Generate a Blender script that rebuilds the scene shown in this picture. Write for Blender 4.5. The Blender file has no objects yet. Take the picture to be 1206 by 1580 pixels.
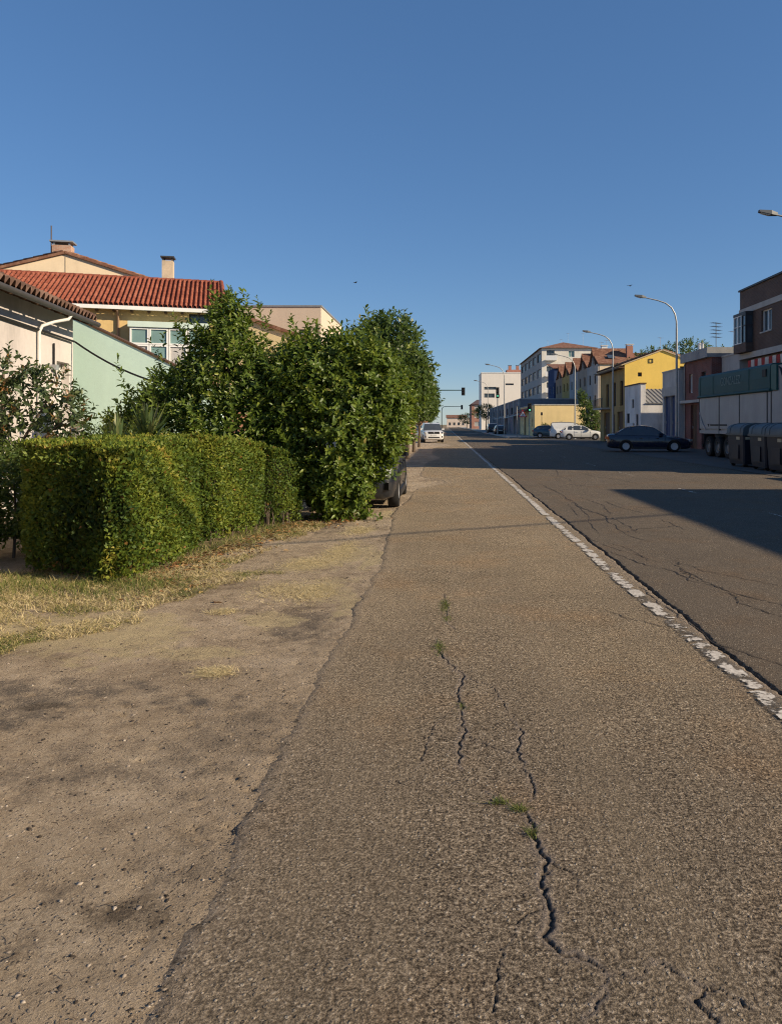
import bpy, bmesh, math, random
import numpy as np
from mathutils import Vector, Matrix

random.seed(7)
rng = np.random.default_rng(11)
R = math.radians
scene = bpy.context.scene
COL = scene.collection

# ------------------------------------------------------------------ camera, sky, sun, exposure
CAM_H = 1.6
F = 1150.0                      # focal length in photo pixels (1206 x 1580), about a 26 mm phone lens
VX, VY = 685.0, 655.0           # where the street vanishes in the photo
cam_data = bpy.data.cameras.new('camera')
cam = bpy.data.objects.new('camera', cam_data)
COL.objects.link(cam)
cam.location = (0, 0, CAM_H)
cam.rotation_euler = (R(90), 0, 0)
cam_data.sensor_fit = 'VERTICAL'
cam_data.sensor_height = 36
cam_data.lens = F / 1580 * 36
cam_data.shift_x = (603 - VX) / 1580
cam_data.shift_y = (VY - 790) / 1580
cam_data.clip_start = 0.05
cam_data.clip_end = 6000
scene.camera = cam

SUN_EL, SUN_AZ = 25.0, 21.0     # sun to the right of the street, a little behind the camera
sd = Vector((math.cos(R(SUN_EL)) * math.cos(R(SUN_AZ)), -math.cos(R(SUN_EL)) * math.sin(R(SUN_AZ)), math.sin(R(SUN_EL))))
world = bpy.data.worlds.new('World')
scene.world = world
world.use_nodes = True
wn = world.node_tree.nodes
wl = world.node_tree.links
bg = wn['Background']
sky = wn.new('ShaderNodeTexSky')
sky.sky_type = 'NISHITA'
sky.sun_disc = False
sky.sun_elevation = R(SUN_EL)
sky.sun_rotation = math.atan2(sd.x, sd.y)
sky.altitude = 800
sky.air_density = 1.0
sky.dust_density = 0.2
sky.ozone_density = 7.0
sky_gamma = wn.new('ShaderNodeGamma'); sky_gamma.inputs[1].default_value = 0.6      # the camera's flat tone curve for the clear sky
sky_sat = wn.new('ShaderNodeHueSaturation'); sky_sat.inputs['Saturation'].default_value = 1.26; sky_sat.inputs['Hue'].default_value = 0.508
wl.new(sky.outputs[0], sky_gamma.inputs[0])
wl.new(sky_gamma.outputs[0], sky_sat.inputs['Color'])
wl.new(sky_sat.outputs[0], bg.inputs[0])
bg.inputs[1].default_value = 0.15
sun_data = bpy.data.lights.new('sun', 'SUN')
sun_data.energy = 5.0
sun_data.angle = R(0.53)
sun_data.color = (1.0, 0.83, 0.60)
sun = bpy.data.objects.new('sun', sun_data)
COL.objects.link(sun)
sun.location = (30, -20, 40)
sun.rotation_euler = (-sd).to_track_quat('-Z', 'Y').to_euler()
scene.view_settings.view_transform = 'Standard'
scene.view_settings.look = 'None'
scene.view_settings.exposure = 0.5
scene.view_settings.gamma = 1.0
scene.view_settings.use_curve_mapping = False
scene.cycles.use_denoising = True
scene.cycles.denoiser = 'OPENIMAGEDENOISE'
scene.cycles.denoising_input_passes = 'RGB_ALBEDO_NORMAL'
scene.cycles.denoising_prefilter = 'NONE'
scene.cycles.filter_width = 1.15
scene.cycles.max_bounces = 6
scene.cycles.transparent_max_bounces = 8

def at(px, py, D):
    return Vector(((px - VX) / F * D, D, CAM_H - (py - VY) / F * D))
def gp(px, py):
    D = CAM_H * F / (py - VY)
    return ((px - VX) / F * D, D)

# ------------------------------------------------------------------ materials
MATS = {}
def new_mat(name):
    m = bpy.data.materials.new(name)
    m.use_nodes = True
    n, l = m.node_tree.nodes, m.node_tree.links
    b = n['Principled BSDF']
    return m, n, l, b
def ramp(n, stops):
    r = n.new('ShaderNodeValToRGB')
    e = r.color_ramp.elements
    while len(e) > 1: e.remove(e[-1])
    e[0].position = stops[0][0]; e[0].color = (*stops[0][1], 1)
    for p, c in stops[1:]:
        k = e.new(p); k.color = (*c, 1)
    return r
def noise_node(n, l, vec, scale, detail=4, rough=.55):
    t = n.new('ShaderNodeTexNoise'); t.inputs['Scale'].default_value = scale
    t.inputs['Detail'].default_value = detail; t.inputs['Roughness'].default_value = rough
    l.new(vec, t.inputs['Vector']); return t
def mixc(n, l, fac, a, b, mode='MIX'):
    m = n.new('ShaderNodeMix'); m.data_type = 'RGBA'; m.blend_type = mode
    for sock, val in ((m.inputs[0], fac), (m.inputs[6], a), (m.inputs[7], b)):
        if isinstance(val, (int, float)): sock.default_value = val
        elif isinstance(val, tuple): sock.default_value = (*val, 1)
        else: l.new(val, sock)
    return m.outputs[2]
def math_node(n, l, op, a, b=None, clamp=False):
    m = n.new('ShaderNodeMath'); m.operation = op; m.use_clamp = clamp
    for sock, val in ((m.inputs[0], a), (m.inputs[1], b)):
        if val is None: continue
        if isinstance(val, (int, float)): sock.default_value = val
        else: l.new(val, sock)
    return m.outputs[0]
def maprange(n, l, val, a, b, c=0., d=1.):
    m = n.new('ShaderNodeMapRange'); l.new(val, m.inputs[0])
    m.inputs[1].default_value = a; m.inputs[2].default_value = b; m.inputs[3].default_value = c; m.inputs[4].default_value = d
    return m.outputs[0]

def plain(name, col, rough=.8, var=.18, scale=1.5, bump=0., bscale=40., metal=0., spec=.3, streak=0., coat=0.):
    """colour with low-frequency wear, fine grain and optional fine relief"""
    if name in MATS: return MATS[name]
    m, n, l, b = new_mat(name)
    tc = n.new('ShaderNodeTexCoord'); v = tc.outputs['Object']
    n1 = noise_node(n, l, v, scale, 6, .6)
    n2 = noise_node(n, l, v, scale * 13, 3, .6)
    s = math_node(n, l, 'ADD', math_node(n, l, 'MULTIPLY', n1.outputs[0], .7), math_node(n, l, 'MULTIPLY', n2.outputs[0], .3))
    f = maprange(n, l, s, .3, .7, 1 - var, 1 + var)
    if streak:
        mp = n.new('ShaderNodeMapping'); mp.inputs['Scale'].default_value = (1.1, 1.1, .22); l.new(v, mp.inputs[0])
        n3 = noise_node(n, l, mp.outputs[0], 1.0, 6, .7)
        f = math_node(n, l, 'MULTIPLY', f, maprange(n, l, n3.outputs[0], .5, .75, 1., 1 - streak))
    c = mixc(n, l, 1.0, (*col,), f, 'MULTIPLY')
    l.new(c, b.inputs['Base Color'])
    b.inputs['Roughness'].default_value = rough
    b.inputs['Metallic'].default_value = metal
    b.inputs['Specular IOR Level'].default_value = spec
    b.inputs['Coat Weight'].default_value = coat
    b.inputs['Coat Roughness'].default_value = .08
    if bump:
        nb = noise_node(n, l, v, bscale, 4, .6)
        bp = n.new('ShaderNodeBump'); bp.inputs['Strength'].default_value = bump; bp.inputs['Distance'].default_value = .01
        l.new(nb.outputs[0], bp.inputs['Height']); l.new(bp.outputs[0], b.inputs['Normal'])
    MATS[name] = m
    return m
def stucco(name, col, streak=.25, var=.14):
    return plain(name, col, .9, var, .7, .35, 60, streak=streak, spec=.15)
def paint(name, col, rough=.35):
    return plain(name, col, rough, .06, 3, coat=.6, spec=.5)
def metal(name, col, rough=.5):
    return plain(name, col, rough, .15, 4, metal=.4, spec=.4)
def glass(name='glass', col=(.03, .04, .05)):
    if name in MATS: return MATS[name]
    m, n, l, b = new_mat(name)
    tc = n.new('ShaderNodeTexCoord')
    t = noise_node(n, l, tc.outputs['Object'], 1.3, 3)
    l.new(mixc(n, l, t.outputs[0], col, tuple(min(1, c * 2.2 + .01) for c in col)), b.inputs['Base Color'])
    b.inputs['Roughness'].default_value = .06
    b.inputs['Specular IOR Level'].default_value = .6
    MATS[name] = m
    return m
def emit(name, col, s):
    if name in MATS: return MATS[name]
    m, n, l, b = new_mat(name)
    b.inputs['Base Color'].default_value = (*col, 1)
    b.inputs['Emission Color'].default_value = (*col, 1)
    b.inputs['Emission Strength'].default_value = s
    MATS[name] = m
    return m
def brick_mat(name, c1, c2, mortar, bw=.25, bh=.07):
    if name in MATS: return MATS[name]
    m, n, l, b = new_mat(name)
    tc = n.new('ShaderNodeTexCoord')
    sx = n.new('ShaderNodeSeparateXYZ'); l.new(tc.outputs['Object'], sx.inputs[0])
    cx = n.new('ShaderNodeCombineXYZ')
    l.new(math_node(n, l, 'ADD', sx.outputs[0], sx.outputs[1]), cx.inputs[0]); l.new(sx.outputs[2], cx.inputs[1])
    br = n.new('ShaderNodeTexBrick'); l.new(cx.outputs[0], br.inputs['Vector'])
    br.inputs['Color1'].default_value = (*c1, 1); br.inputs['Color2'].default_value = (*c2, 1); br.inputs['Mortar'].default_value = (*mortar, 1)
    br.inputs['Scale'].default_value = 1; br.inputs['Brick Width'].default_value = bw; br.inputs['Row Height'].default_value = bh
    br.inputs['Mortar Size'].default_value = .008
    t = noise_node(n, l, tc.outputs['Object'], .8, 5)
    l.new(mixc(n, l, 1., br.outputs[0], maprange(n, l, t.outputs[0], .3, .7, .8, 1.2), 'MULTIPLY'), b.inputs['Base Color'])
    b.inputs['Roughness'].default_value = .85
    bp = n.new('ShaderNodeBump'); bp.inputs['Strength'].default_value = .4; bp.inputs['Distance'].default_value = .01; bp.invert = True
    l.new(br.outputs['Fac'], bp.inputs['Height']); l.new(bp.outputs[0], b.inputs['Normal'])
    MATS[name] = m
    return m
def tile_mat(name, c1, c2, c3):
    if name in MATS: return MATS[name]
    m, n, l, b = new_mat(name)
    tc = n.new('ShaderNodeTexCoord'); v = tc.outputs['Object']
    vo = n.new('ShaderNodeTexVoronoi'); vo.inputs['Scale'].default_value = 3.6; l.new(v, vo.inputs['Vector'])
    sp = n.new('ShaderNodeSeparateColor'); l.new(vo.outputs['Color'], sp.inputs[0])
    r = ramp(n, [(0, c1), (.5, c2), (1, c3)]); l.new(sp.outputs[0], r.inputs[0])
    t = noise_node(n, l, v, 9, 5, .65)
    l.new(mixc(n, l, 1., r.outputs[0], maprange(n, l, t.outputs[0], .3, .75, 1.15, .7), 'MULTIPLY'), b.inputs['Base Color'])
    b.inputs['Roughness'].default_value = .85
    b.inputs['Specular IOR Level'].default_value = .2
    MATS[name] = m
    return m
def leaf_mat(name, stops, rough=.45, trans=.25, tcol=(.22, .32, .04), spec=.5):
    """leaf colour by the leaf's own tint value; light passes through the blade"""
    if name in MATS: return MATS[name]
    m, n, l, b = new_mat(name)
    a = n.new('ShaderNodeAttribute'); a.attribute_name = 'tint'
    r = ramp(n, stops); l.new(a.outputs['Fac'], r.inputs[0])
    l.new(r.outputs[0], b.inputs['Base Color'])
    b.inputs['Roughness'].default_value = rough
    b.inputs['Specular IOR Level'].default_value = spec
    tr = n.new('ShaderNodeBsdfTranslucent')
    l.new(mixc(n, l, .5, r.outputs[0], tcol), tr.inputs[0])
    ms = n.new('ShaderNodeMixShader'); ms.inputs[0].default_value = trans
    l.new(b.outputs[0], ms.inputs[1]); l.new(tr.outputs[0], ms.inputs[2])
    l.new(ms.outputs[0], n['Material Output'].inputs[0])
    MATS[name] = m
    return m

# ------------------------------------------------------------------ mesh helpers
class MB:
    def __init__(self): self.v = []; self.f = []
    def add(self, vs, fs):
        k = len(self.v); self.v += [tuple(p) for p in vs]; self.f += [tuple(i + k for i in f) for f in fs]; return self
    def quad(self, a, b, c, d): return self.add([a, b, c, d], [(0, 1, 2, 3)])
    def box(self, x0, x1, y0, y1, z0, z1, rot=0., c=None, tilt=None):
        vs = [Vector((x, y, z)) for z in (z0, z1) for y in (y0, y1) for x in (x0, x1)]
        if rot or tilt:
            c = Vector(c) if c else Vector(((x0 + x1) / 2, (y0 + y1) / 2, (z0 + z1) / 2))
            M = Matrix.Rotation(rot, 3, 'Z')
            if tilt: M = Matrix.Rotation(tilt[1], 3, tilt[0]) @ M
            vs = [M @ (p - c) + c for p in vs]
        return self.add(vs, [(0, 2, 3, 1), (4, 5, 7, 6), (0, 1, 5, 4), (2, 6, 7, 3), (0, 4, 6, 2), (1, 3, 7, 5)])
    def tube(self, pts, r, n=8, cap=True):
        pts = [Vector(p) for p in pts]
        rs = r if isinstance(r, (list, tuple)) else [r] * len(pts)
        vs, fs = [], []
        ref = None
        for i, p in enumerate(pts):
            d = (pts[min(i + 1, len(pts) - 1)] - pts[max(i - 1, 0)]).normalized()
            if ref is None: ref = Vector((0, 0, 1)) if abs(d.z) < .9 else Vector((1, 0, 0))
            u = d.cross(ref).normalized(); w = u.cross(d).normalized(); ref = w if abs(w.dot(d)) < .9 else ref
            for k in range(n):
                a = 2 * math.pi * k / n
                vs.append(p + (u * math.cos(a) + w * math.sin(a)) * rs[i])
        for i in range(len(pts) - 1):
            for k in range(n):
                fs.append((i * n + k, i * n + (k + 1) % n, (i + 1) * n + (k + 1) % n, (i + 1) * n + k))
        if cap: fs += [tuple(range(n))[::-1], tuple((len(pts) - 1) * n + k for k in range(n))]
        return self.add(vs, fs)
    def prism(self, poly, o, u, w, d):
        """poly in (u, w) coordinates at o, extruded by vector d"""
        o, u, w, d = Vector(o), Vector(u), Vector(w), Vector(d)
        a = [o + u * p + w * q for p, q in poly]; n = len(a)
        return self.add(a + [p + d for p in a], [tuple(range(n))[::-1], tuple(range(n, 2 * n))] + [(i, (i + 1) % n, n + (i + 1) % n, n + i) for i in range(n)])
    def lathe(self, prof, c=(0, 0, 0), n=16, axis='z', cap=True):
        vs, fs = [], []
        for r, h in prof:
            for k in range(n):
                a = 2 * math.pi * k / n; x, y = r * math.cos(a), r * math.sin(a)
                p = (x, y, h) if axis == 'z' else ((x, h, y) if axis == 'y' else (h, x, y))
                vs.append((p[0] + c[0], p[1] + c[1], p[2] + c[2]))
        for i in range(len(prof) - 1):
            for k in range(n):
                fs.append((i * n + k, i * n + (k + 1) % n, (i + 1) * n + (k + 1) % n, (i + 1) * n + k))
        if cap: fs += [tuple(range(n))[::-1], tuple((len(prof) - 1) * n + k for k in range(n))]
        return self.add(vs, fs)
    def mesh(self, name='m', smooth=None):
        me = bpy.data.meshes.new(name); me.from_pydata(self.v, [], self.f); me.update()
        if smooth is not None:
            me.shade_smooth(); me.set_sharp_from_angle(angle=R(smooth))
        return me
    def build(self, name, mat, parent=None, smooth=None):
        return link(name, self.mesh(name, smooth), mat, parent)

def link(name, me, mat, parent=None):
    o = bpy.data.objects.new(name, me); COL.objects.link(o)
    if mat is not None and not me.materials: me.materials.append(mat)
    if parent is not None: o.parent = parent
    return o
def tag(o, label, cat, group=None, kind=None):
    o['label'] = label
    if cat: o['category'] = cat
    if group: o['group'] = group
    if kind: o['kind'] = kind
    return o
def thing(name, label, cat, loc=(0, 0, 0), rz=0., group=None):
    o = bpy.data.objects.new(name, None); COL.objects.link(o)
    o.empty_display_size = .2
    o.location = loc; o.rotation_euler = (0, 0, rz)
    return tag(o, label, cat, group)
def struct(o, label=None):
    o['kind'] = 'structure'
    if label: o['label'] = label
    return o
def copy_tree(o, parent=None):
    c = o.copy(); COL.objects.link(c); c.parent = parent
    for ch in o.children: copy_tree(ch, c)
    return c
def np_mesh(name, V, Fq, attrs=None, smooth=False):
    """V (n,3), Fq (m,k) all faces with k corners"""
    me = bpy.data.meshes.new(name)
    V = np.ascontiguousarray(V, dtype=np.float32); Fq = np.ascontiguousarray(Fq, dtype=np.int32)
    me.vertices.add(len(V)); me.vertices.foreach_set('co', V.ravel())
    k = Fq.shape[1]
    me.loops.add(Fq.size); me.loops.foreach_set('vertex_index', Fq.ravel())
    me.polygons.add(len(Fq)); me.polygons.foreach_set('loop_start', np.arange(0, Fq.size, k, dtype=np.int32))
    me.update(calc_edges=True)
    if attrs:
        for nm, a in attrs.items():
            at_ = me.attributes.new(nm, 'FLOAT', 'POINT'); at_.data.foreach_set('value', np.ascontiguousarray(a, dtype=np.float32))
    if smooth: me.shade_smooth()
    me.validate()
    return me
def vnoise(x, y, seed=0):
    x = np.asarray(x, float); y = np.asarray(y, float)
    xi, yi = np.floor(x).astype(np.int64), np.floor(y).astype(np.int64)
    fx, fy = x - xi, y - yi
    fx = fx * fx * (3 - 2 * fx); fy = fy * fy * (3 - 2 * fy)
    def h(a, b):
        k = (a * 374761393 + b * 668265263 + seed * 974711) & 0x7fffffff
        k = ((k ^ (k >> 13)) * 1274126177) & 0x7fffffff
        return ((k ^ (k >> 16)) & 0xffff) / 65535.0
    return (h(xi, yi) * (1 - fx) + h(xi + 1, yi) * fx) * (1 - fy) + (h(xi, yi + 1) * (1 - fx) + h(xi + 1, yi + 1) * fx) * fy
def fbm(x, y, seed=0, oct=4):
    s, a, t = 0., 1., 0.
    for i in range(oct):
        s = s + a * vnoise(np.asarray(x) * 2 ** i, np.asarray(y) * 2 ** i, seed + i * 17); t += a; a *= .5
    return s / t
# ------------------------------------------------------------------ ground materials
def ground_nodes(name):
    m, n, l, b = new_mat(name)
    g = n.new('ShaderNodeNewGeometry')
    b.inputs['Specular IOR Level'].default_value = .12
    return m, n, l, b, g.outputs['Position']
def attr(n, name):
    a = n.new('ShaderNodeAttribute'); a.attribute_name = name; return a.outputs['Fac']

def asphalt(name, stops, s1, s2, mean_tint, bump_d, patch, dust_and_falloff):
    """chip-sealed asphalt: fine aggregate in binder, paler stones, worn patches, dirt in the cracks"""
    m, n, l, b, P = ground_nodes(name)
    a1 = noise_node(n, l, P, s1, 4, .75); a2 = noise_node(n, l, P, s1 * .38, 3, .7)
    sp1 = math_node(n, l, 'ADD', math_node(n, l, 'MULTIPLY', a1.outputs[0], .7), math_node(n, l, 'MULTIPLY', a2.outputs[0], .3))
    r1 = ramp(n, stops); l.new(maprange(n, l, sp1, .39, .64, 0., 1.), r1.inputs[0])
    v2 = n.new('ShaderNodeTexVoronoi'); v2.inputs['Scale'].default_value = s2; l.new(P, v2.inputs['Vector'])
    c2 = n.new('ShaderNodeSeparateColor'); l.new(v2.outputs['Color'], c2.inputs[0])
    big = math_node(n, l, 'GREATER_THAN', c2.outputs[1], .74)
    wob = math_node(n, l, 'ADD', v2.outputs['Distance'], math_node(n, l, 'MULTIPLY', a1.outputs[0], .35))
    stone = math_node(n, l, 'MULTIPLY', big, maprange(n, l, wob, .42, .55, 1., 0.))
    r2 = ramp(n, [(0, (.10, .08, .06)), (.3, (.26, .21, .155)), (.7, (.40, .335, .25)), (1, (.58, .51, .41))]); l.new(c2.outputs[0], r2.inputs[0])
    col = mixc(n, l, stone, r1.outputs[0], r2.outputs[0])
    w1 = noise_node(n, l, P, .55, 5, .6); w2 = noise_node(n, l, P, 3.1, 5, .65); w3 = noise_node(n, l, P, 14, 4, .6)
    wear = math_node(n, l, 'ADD', math_node(n, l, 'MULTIPLY', w1.outputs[0], .4), math_node(n, l, 'ADD', math_node(n, l, 'MULTIPLY', w2.outputs[0], .35), math_node(n, l, 'MULTIPLY', w3.outputs[0], .25)))
    col = mixc(n, l, 1., col, maprange(n, l, wear, .32, .68, 1 - patch, 1 + patch), 'MULTIPLY')
    if dust_and_falloff:      # darker near, brighter ahead: vignette and backscatter painted into the colour
        col = mixc(n, l, 1., col, mixc(n, l, attr(n, 'painted_falloff'), (.82, .82, .83), (1.12, 1.09, 1.0)), 'MULTIPLY')
    # tyre-polished and dusty streaks that run along the street
    mp = n.new('ShaderNodeMapping'); mp.inputs['Scale'].default_value = (2.2, .07, 1); l.new(P, mp.inputs[0])
    st = noise_node(n, l, mp.outputs[0], 1., 4, .6)
    col = mixc(n, l, maprange(n, l, st.outputs[0], .42, .7, 0., .4), col, mean_tint)
    # faint ochre and reddish tinges in the old surface
    tg = noise_node(n, l, P, .9, 4, .6)
    col = mixc(n, l, maprange(n, l, tg.outputs[0], .52, .68, 0., .5), col, mixc(n, l, 1., col, (1.16, .98, .80), 'MULTIPLY'))
    # old bitumen spots and drips
    sp = noise_node(n, l, P, 2.3, 6, .7)
    col = mixc(n, l, maprange(n, l, sp.outputs[0], .66, .73, 0., .4), col, (.05, .043, .036))
    if dust_and_falloff:
        col = mixc(n, l, math_node(n, l, 'MULTIPLY', attr(n, 'dust'), maprange(n, l, w3.outputs[0], .35, .62, .15, .95)), col, (.38, .30, .215))
    col = mixc(n, l, math_node(n, l, 'MULTIPLY', attr(n, 'fringe'), maprange(n, l, w3.outputs[0], .3, .6, .3, .9)), col, (.225, .188, .163))
    col = mixc(n, l, attr(n, 'crack'), col, (.065, .052, .042))
    l.new(col, b.inputs['Base Color'])
    b.inputs['Roughness'].default_value = .88
    h = math_node(n, l, 'ADD', sp1, math_node(n, l, 'MULTIPLY', stone, .25))
    bp = n.new('ShaderNodeBump'); bp.inputs['Strength'].default_value = .9; bp.inputs['Distance'].default_value = bump_d
    l.new(h, bp.inputs['Height']); l.new(bp.outputs[0], b.inputs['Normal'])
    return m

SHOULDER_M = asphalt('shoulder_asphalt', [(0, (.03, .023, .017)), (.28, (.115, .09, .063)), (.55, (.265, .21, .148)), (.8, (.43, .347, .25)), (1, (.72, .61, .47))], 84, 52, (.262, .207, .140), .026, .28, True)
ROAD_M = asphalt('road_asphalt', [(0, (.034, .026, .019)), (.3, (.092, .073, .053)), (.65, (.148, .119, .088)), (1, (.28, .23, .17))], 120, 80, (.130, .104, .077), .009, .2, False)

def verge_material():
    m, n, l, b, P = ground_nodes('bare_earth')
    w1 = noise_node(n, l, P, 1.1, 6, .62); w2 = noise_node(n, l, P, 7, 6, .72); w3 = noise_node(n, l, P, 70, 5, .78)
    r = ramp(n, [(0, (.11, .082, .057)), (.3, (.285, .22, .152)), (.55, (.45, .352, .245)), (.8, (.56, .45, .325)), (1, (.68, .56, .42))])
    s = math_node(n, l, 'ADD', math_node(n, l, 'MULTIPLY', w1.outputs[0], .38), math_node(n, l, 'ADD', math_node(n, l, 'MULTIPLY', w2.outputs[0], .3), math_node(n, l, 'MULTIPLY', w3.outputs[0], .32)))
    l.new(maprange(n, l, s, .34, .66, 0., 1.), r.inputs[0])
    col = r.outputs[0]
    v = n.new('ShaderNodeTexVoronoi'); v.inputs['Scale'].default_value = 62; l.new(P, v.inputs['Vector'])
    c = n.new('ShaderNodeSeparateColor'); l.new(v.outputs['Color'], c.inputs[0])
    peb = ramp(n, [(0, (.07, .055, .045)), (.5, (.27, .215, .165)), (1, (.58, .50, .41))]); l.new(c.outputs[0], peb.inputs[0])
    wob = math_node(n, l, 'ADD', v.outputs['Distance'], math_node(n, l, 'MULTIPLY', w3.outputs[0], .4))
    isp = math_node(n, l, 'MULTIPLY', math_node(n, l, 'GREATER_THAN', c.outputs[1], .62), maprange(n, l, wob, .42, .56, 1., 0.))
    col = mixc(n, l, math_node(n, l, 'MULTIPLY', isp, .85), col, peb.outputs[0])
    # remains of old asphalt showing grey through the dirt
    col = mixc(n, l, math_node(n, l, 'MULTIPLY', attr(n, 'tarmac'), maprange(n, l, s, .58, .43, .0, .95)), col, (.125, .110, .095))
    col = mixc(n, l, math_node(n, l, 'MULTIPLY', attr(n, 'litter'), maprange(n, l, w2.outputs[0], .40, .58, .0, .9)), col, (.20, .105, .06))
    col = mixc(n, l, math_node(n, l, 'MULTIPLY', attr(n, 'straw'), maprange(n, l, s, .38, .54, .1, .9)), col, (.55, .45, .25))
    col = mixc(n, l, math_node(n, l, 'MULTIPLY', attr(n, 'stain'), maprange(n, l, s, .62, .42, .1, 1.)), col, (.095, .074, .053))
    l.new(col, b.inputs['Base Color'])
    b.inputs['Roughness'].default_value = .95
    h = math_node(n, l, 'ADD', math_node(n, l, 'MULTIPLY', w3.outputs[0], 1.1), math_node(n, l, 'ADD', math_node(n, l, 'MULTIPLY', w2.outputs[0], 1.6), math_node(n, l, 'MULTIPLY', isp, .4)))
    bp = n.new('ShaderNodeBump'); bp.inputs['Strength'].default_value = 1.0; bp.inputs['Distance'].default_value = .03
    l.new(h, bp.inputs['Height']); l.new(bp.outputs[0], b.inputs['Normal'])
    return m
VERGE_M = verge_material()

# ------------------------------------------------------------------ ground sheets
def rows(fine, k, back=-25, far=700):
    D = list(np.arange(back, .9, 1.2)); d = 1.0
    while d < far:
        D.append(d); d += min(4., max(fine, d * d / k))
    D.append(far)
    return np.array(D)
def edge_x(D):
    """ragged left edge of the shoulder, with dirt spilling over it in two places"""
    D = np.asarray(D, float)
    e = -.80 + .16 * (fbm(D * .45, D * 0 + 3, 5, 3) - .5) + .10 * (fbm(D * 2.3, D * 0 + 9, 6, 4) - .5) + .05 * (fbm(D * 11, D * 0 + 2, 8, 3) - .5)
    e += .75 * np.exp(-((D - 20.8) / 1.5) ** 2) + 1.3 * np.exp(-((D - 58) / 4) ** 2) + .5 * np.exp(-((D - 36) / 3) ** 2) - .12 * np.exp(-((D - 13.5) / 2) ** 2)
    return e
def joint_x(D):
    return 1.995 + .07 * (fbm(D * 1.1, D * 0 + 1, 31, 3) - .5) + .045 * (fbm(D * 6, D * 0 + 5, 33, 3) - .5) + .035 * (fbm(D * 21, D * 0 + 8, 34, 3) - .5)
def joint_gap(D):
    return .006 + .024 * np.clip(fbm(D * 1.7, D * 0 + 7, 41, 3) - .25, 0, 1) * np.exp(-np.clip(D - 14, 0, 99) / 30)

def jitter_line(pts, n, amp, seed):
    r = np.random.default_rng(seed)
    P = np.array(pts, float); seg = np.r_[0, np.cumsum(np.hypot(*np.diff(P, axis=0).T))]
    t = np.linspace(0, seg[-1], n)
    Q = np.c_[np.interp(t, seg, P[:, 0]), np.interp(t, seg, P[:, 1])]
    Q[1:-1] += r.normal(0, amp, (n - 2, 2))
    return Q
def crack_field(X, Y, lines):
    crack = np.zeros_like(X); fringe = np.zeros_like(X)
    for Q, w, fr in lines:
        m = (X > Q[:, 0].min() - .2) & (X < Q[:, 0].max() + .2) & (Y > Q[:, 1].min() - .2) & (Y < Q[:, 1].max() + .2)
        if not m.any(): continue
        x, y = X[m], Y[m]; x, y = x + .022 * (fbm(x * 22 + 9, y * 22, 201, 3) - .5), y + .022 * (fbm(x * 22 + 31, y * 22, 202, 3) - .5); best = np.full(x.shape, 9.); ww = np.zeros(x.shape)
        n = len(Q)
        for i in range(n - 1):
            a, b_ = Q[i], Q[i + 1]; d = b_ - a; L2 = max(1e-9, d @ d)
            t = np.clip(((x - a[0]) * d[0] + (y - a[1]) * d[1]) / L2, 0, 1)
            dist = np.hypot(x - a[0] - t * d[0], y - a[1] - t * d[1])
            f = (i + t) / (n - 1); wl_ = w * np.sqrt(np.clip(np.minimum(f, 1 - f) * 6, .05, 1))
            k = dist < best; best = np.where(k, dist, best); ww = np.where(k, wl_, ww)
        ww = ww * np.clip(-.30 + 1.9 * fbm(x * 6 + 3, y * 6, 77, 3), .22, 1.1) * .55
        crack[m] = np.maximum(crack[m], np.clip(1.3 - best / np.maximum(ww, 1e-4), 0, 1))
        fringe[m] = np.maximum(fringe[m], fr * np.exp(-(best / (ww * 2.6 + .006)) ** 2))
    return crack, fringe
def grid_mesh(name, X, Y, Z, attrs):
    nr, nc = X.shape
    idx = np.arange(nr * nc).reshape(nr, nc)
    Fq = np.stack([idx[:-1, :-1], idx[:-1, 1:], idx[1:, 1:], idx[1:, :-1]], -1).reshape(-1, 4)
    return np_mesh(name, np.stack([X, Y, Z], -1).reshape(-1, 3), Fq, {k: a.ravel() for k, a in attrs.items()}, smooth=True)
def px_line(*p): return [gp(*q) for q in p]

# terrain far and wide
gm, gn, gl, gb, gP = ground_nodes('dry_land')
g1 = noise_node(gn, gl, gP, .08, 6, .6); g2 = noise_node(gn, gl, gP, 3, 5, .65)
gr = ramp(gn, [(.3, (.13, .115, .06)), (.5, (.23, .185, .11)), (.7, (.30, .24, .16))])
gl.new(math_node(gn, gl, 'ADD', math_node(gn, gl, 'MULTIPLY', g1.outputs[0], .6), math_node(gn, gl, 'MULTIPLY', g2.outputs[0], .4)), gr.inputs[0])
gl.new(gr.outputs[0], gb.inputs['Base Color']); gb.inputs['Roughness'].default_value = .95
struct(MB().quad((-2500, -600, -.09), (2500, -600, -.09), (2500, 4000, -.09), (-2500, 4000, -.09)).build('ground', gm), 'dry earth that carries the street and the houses')

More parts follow.
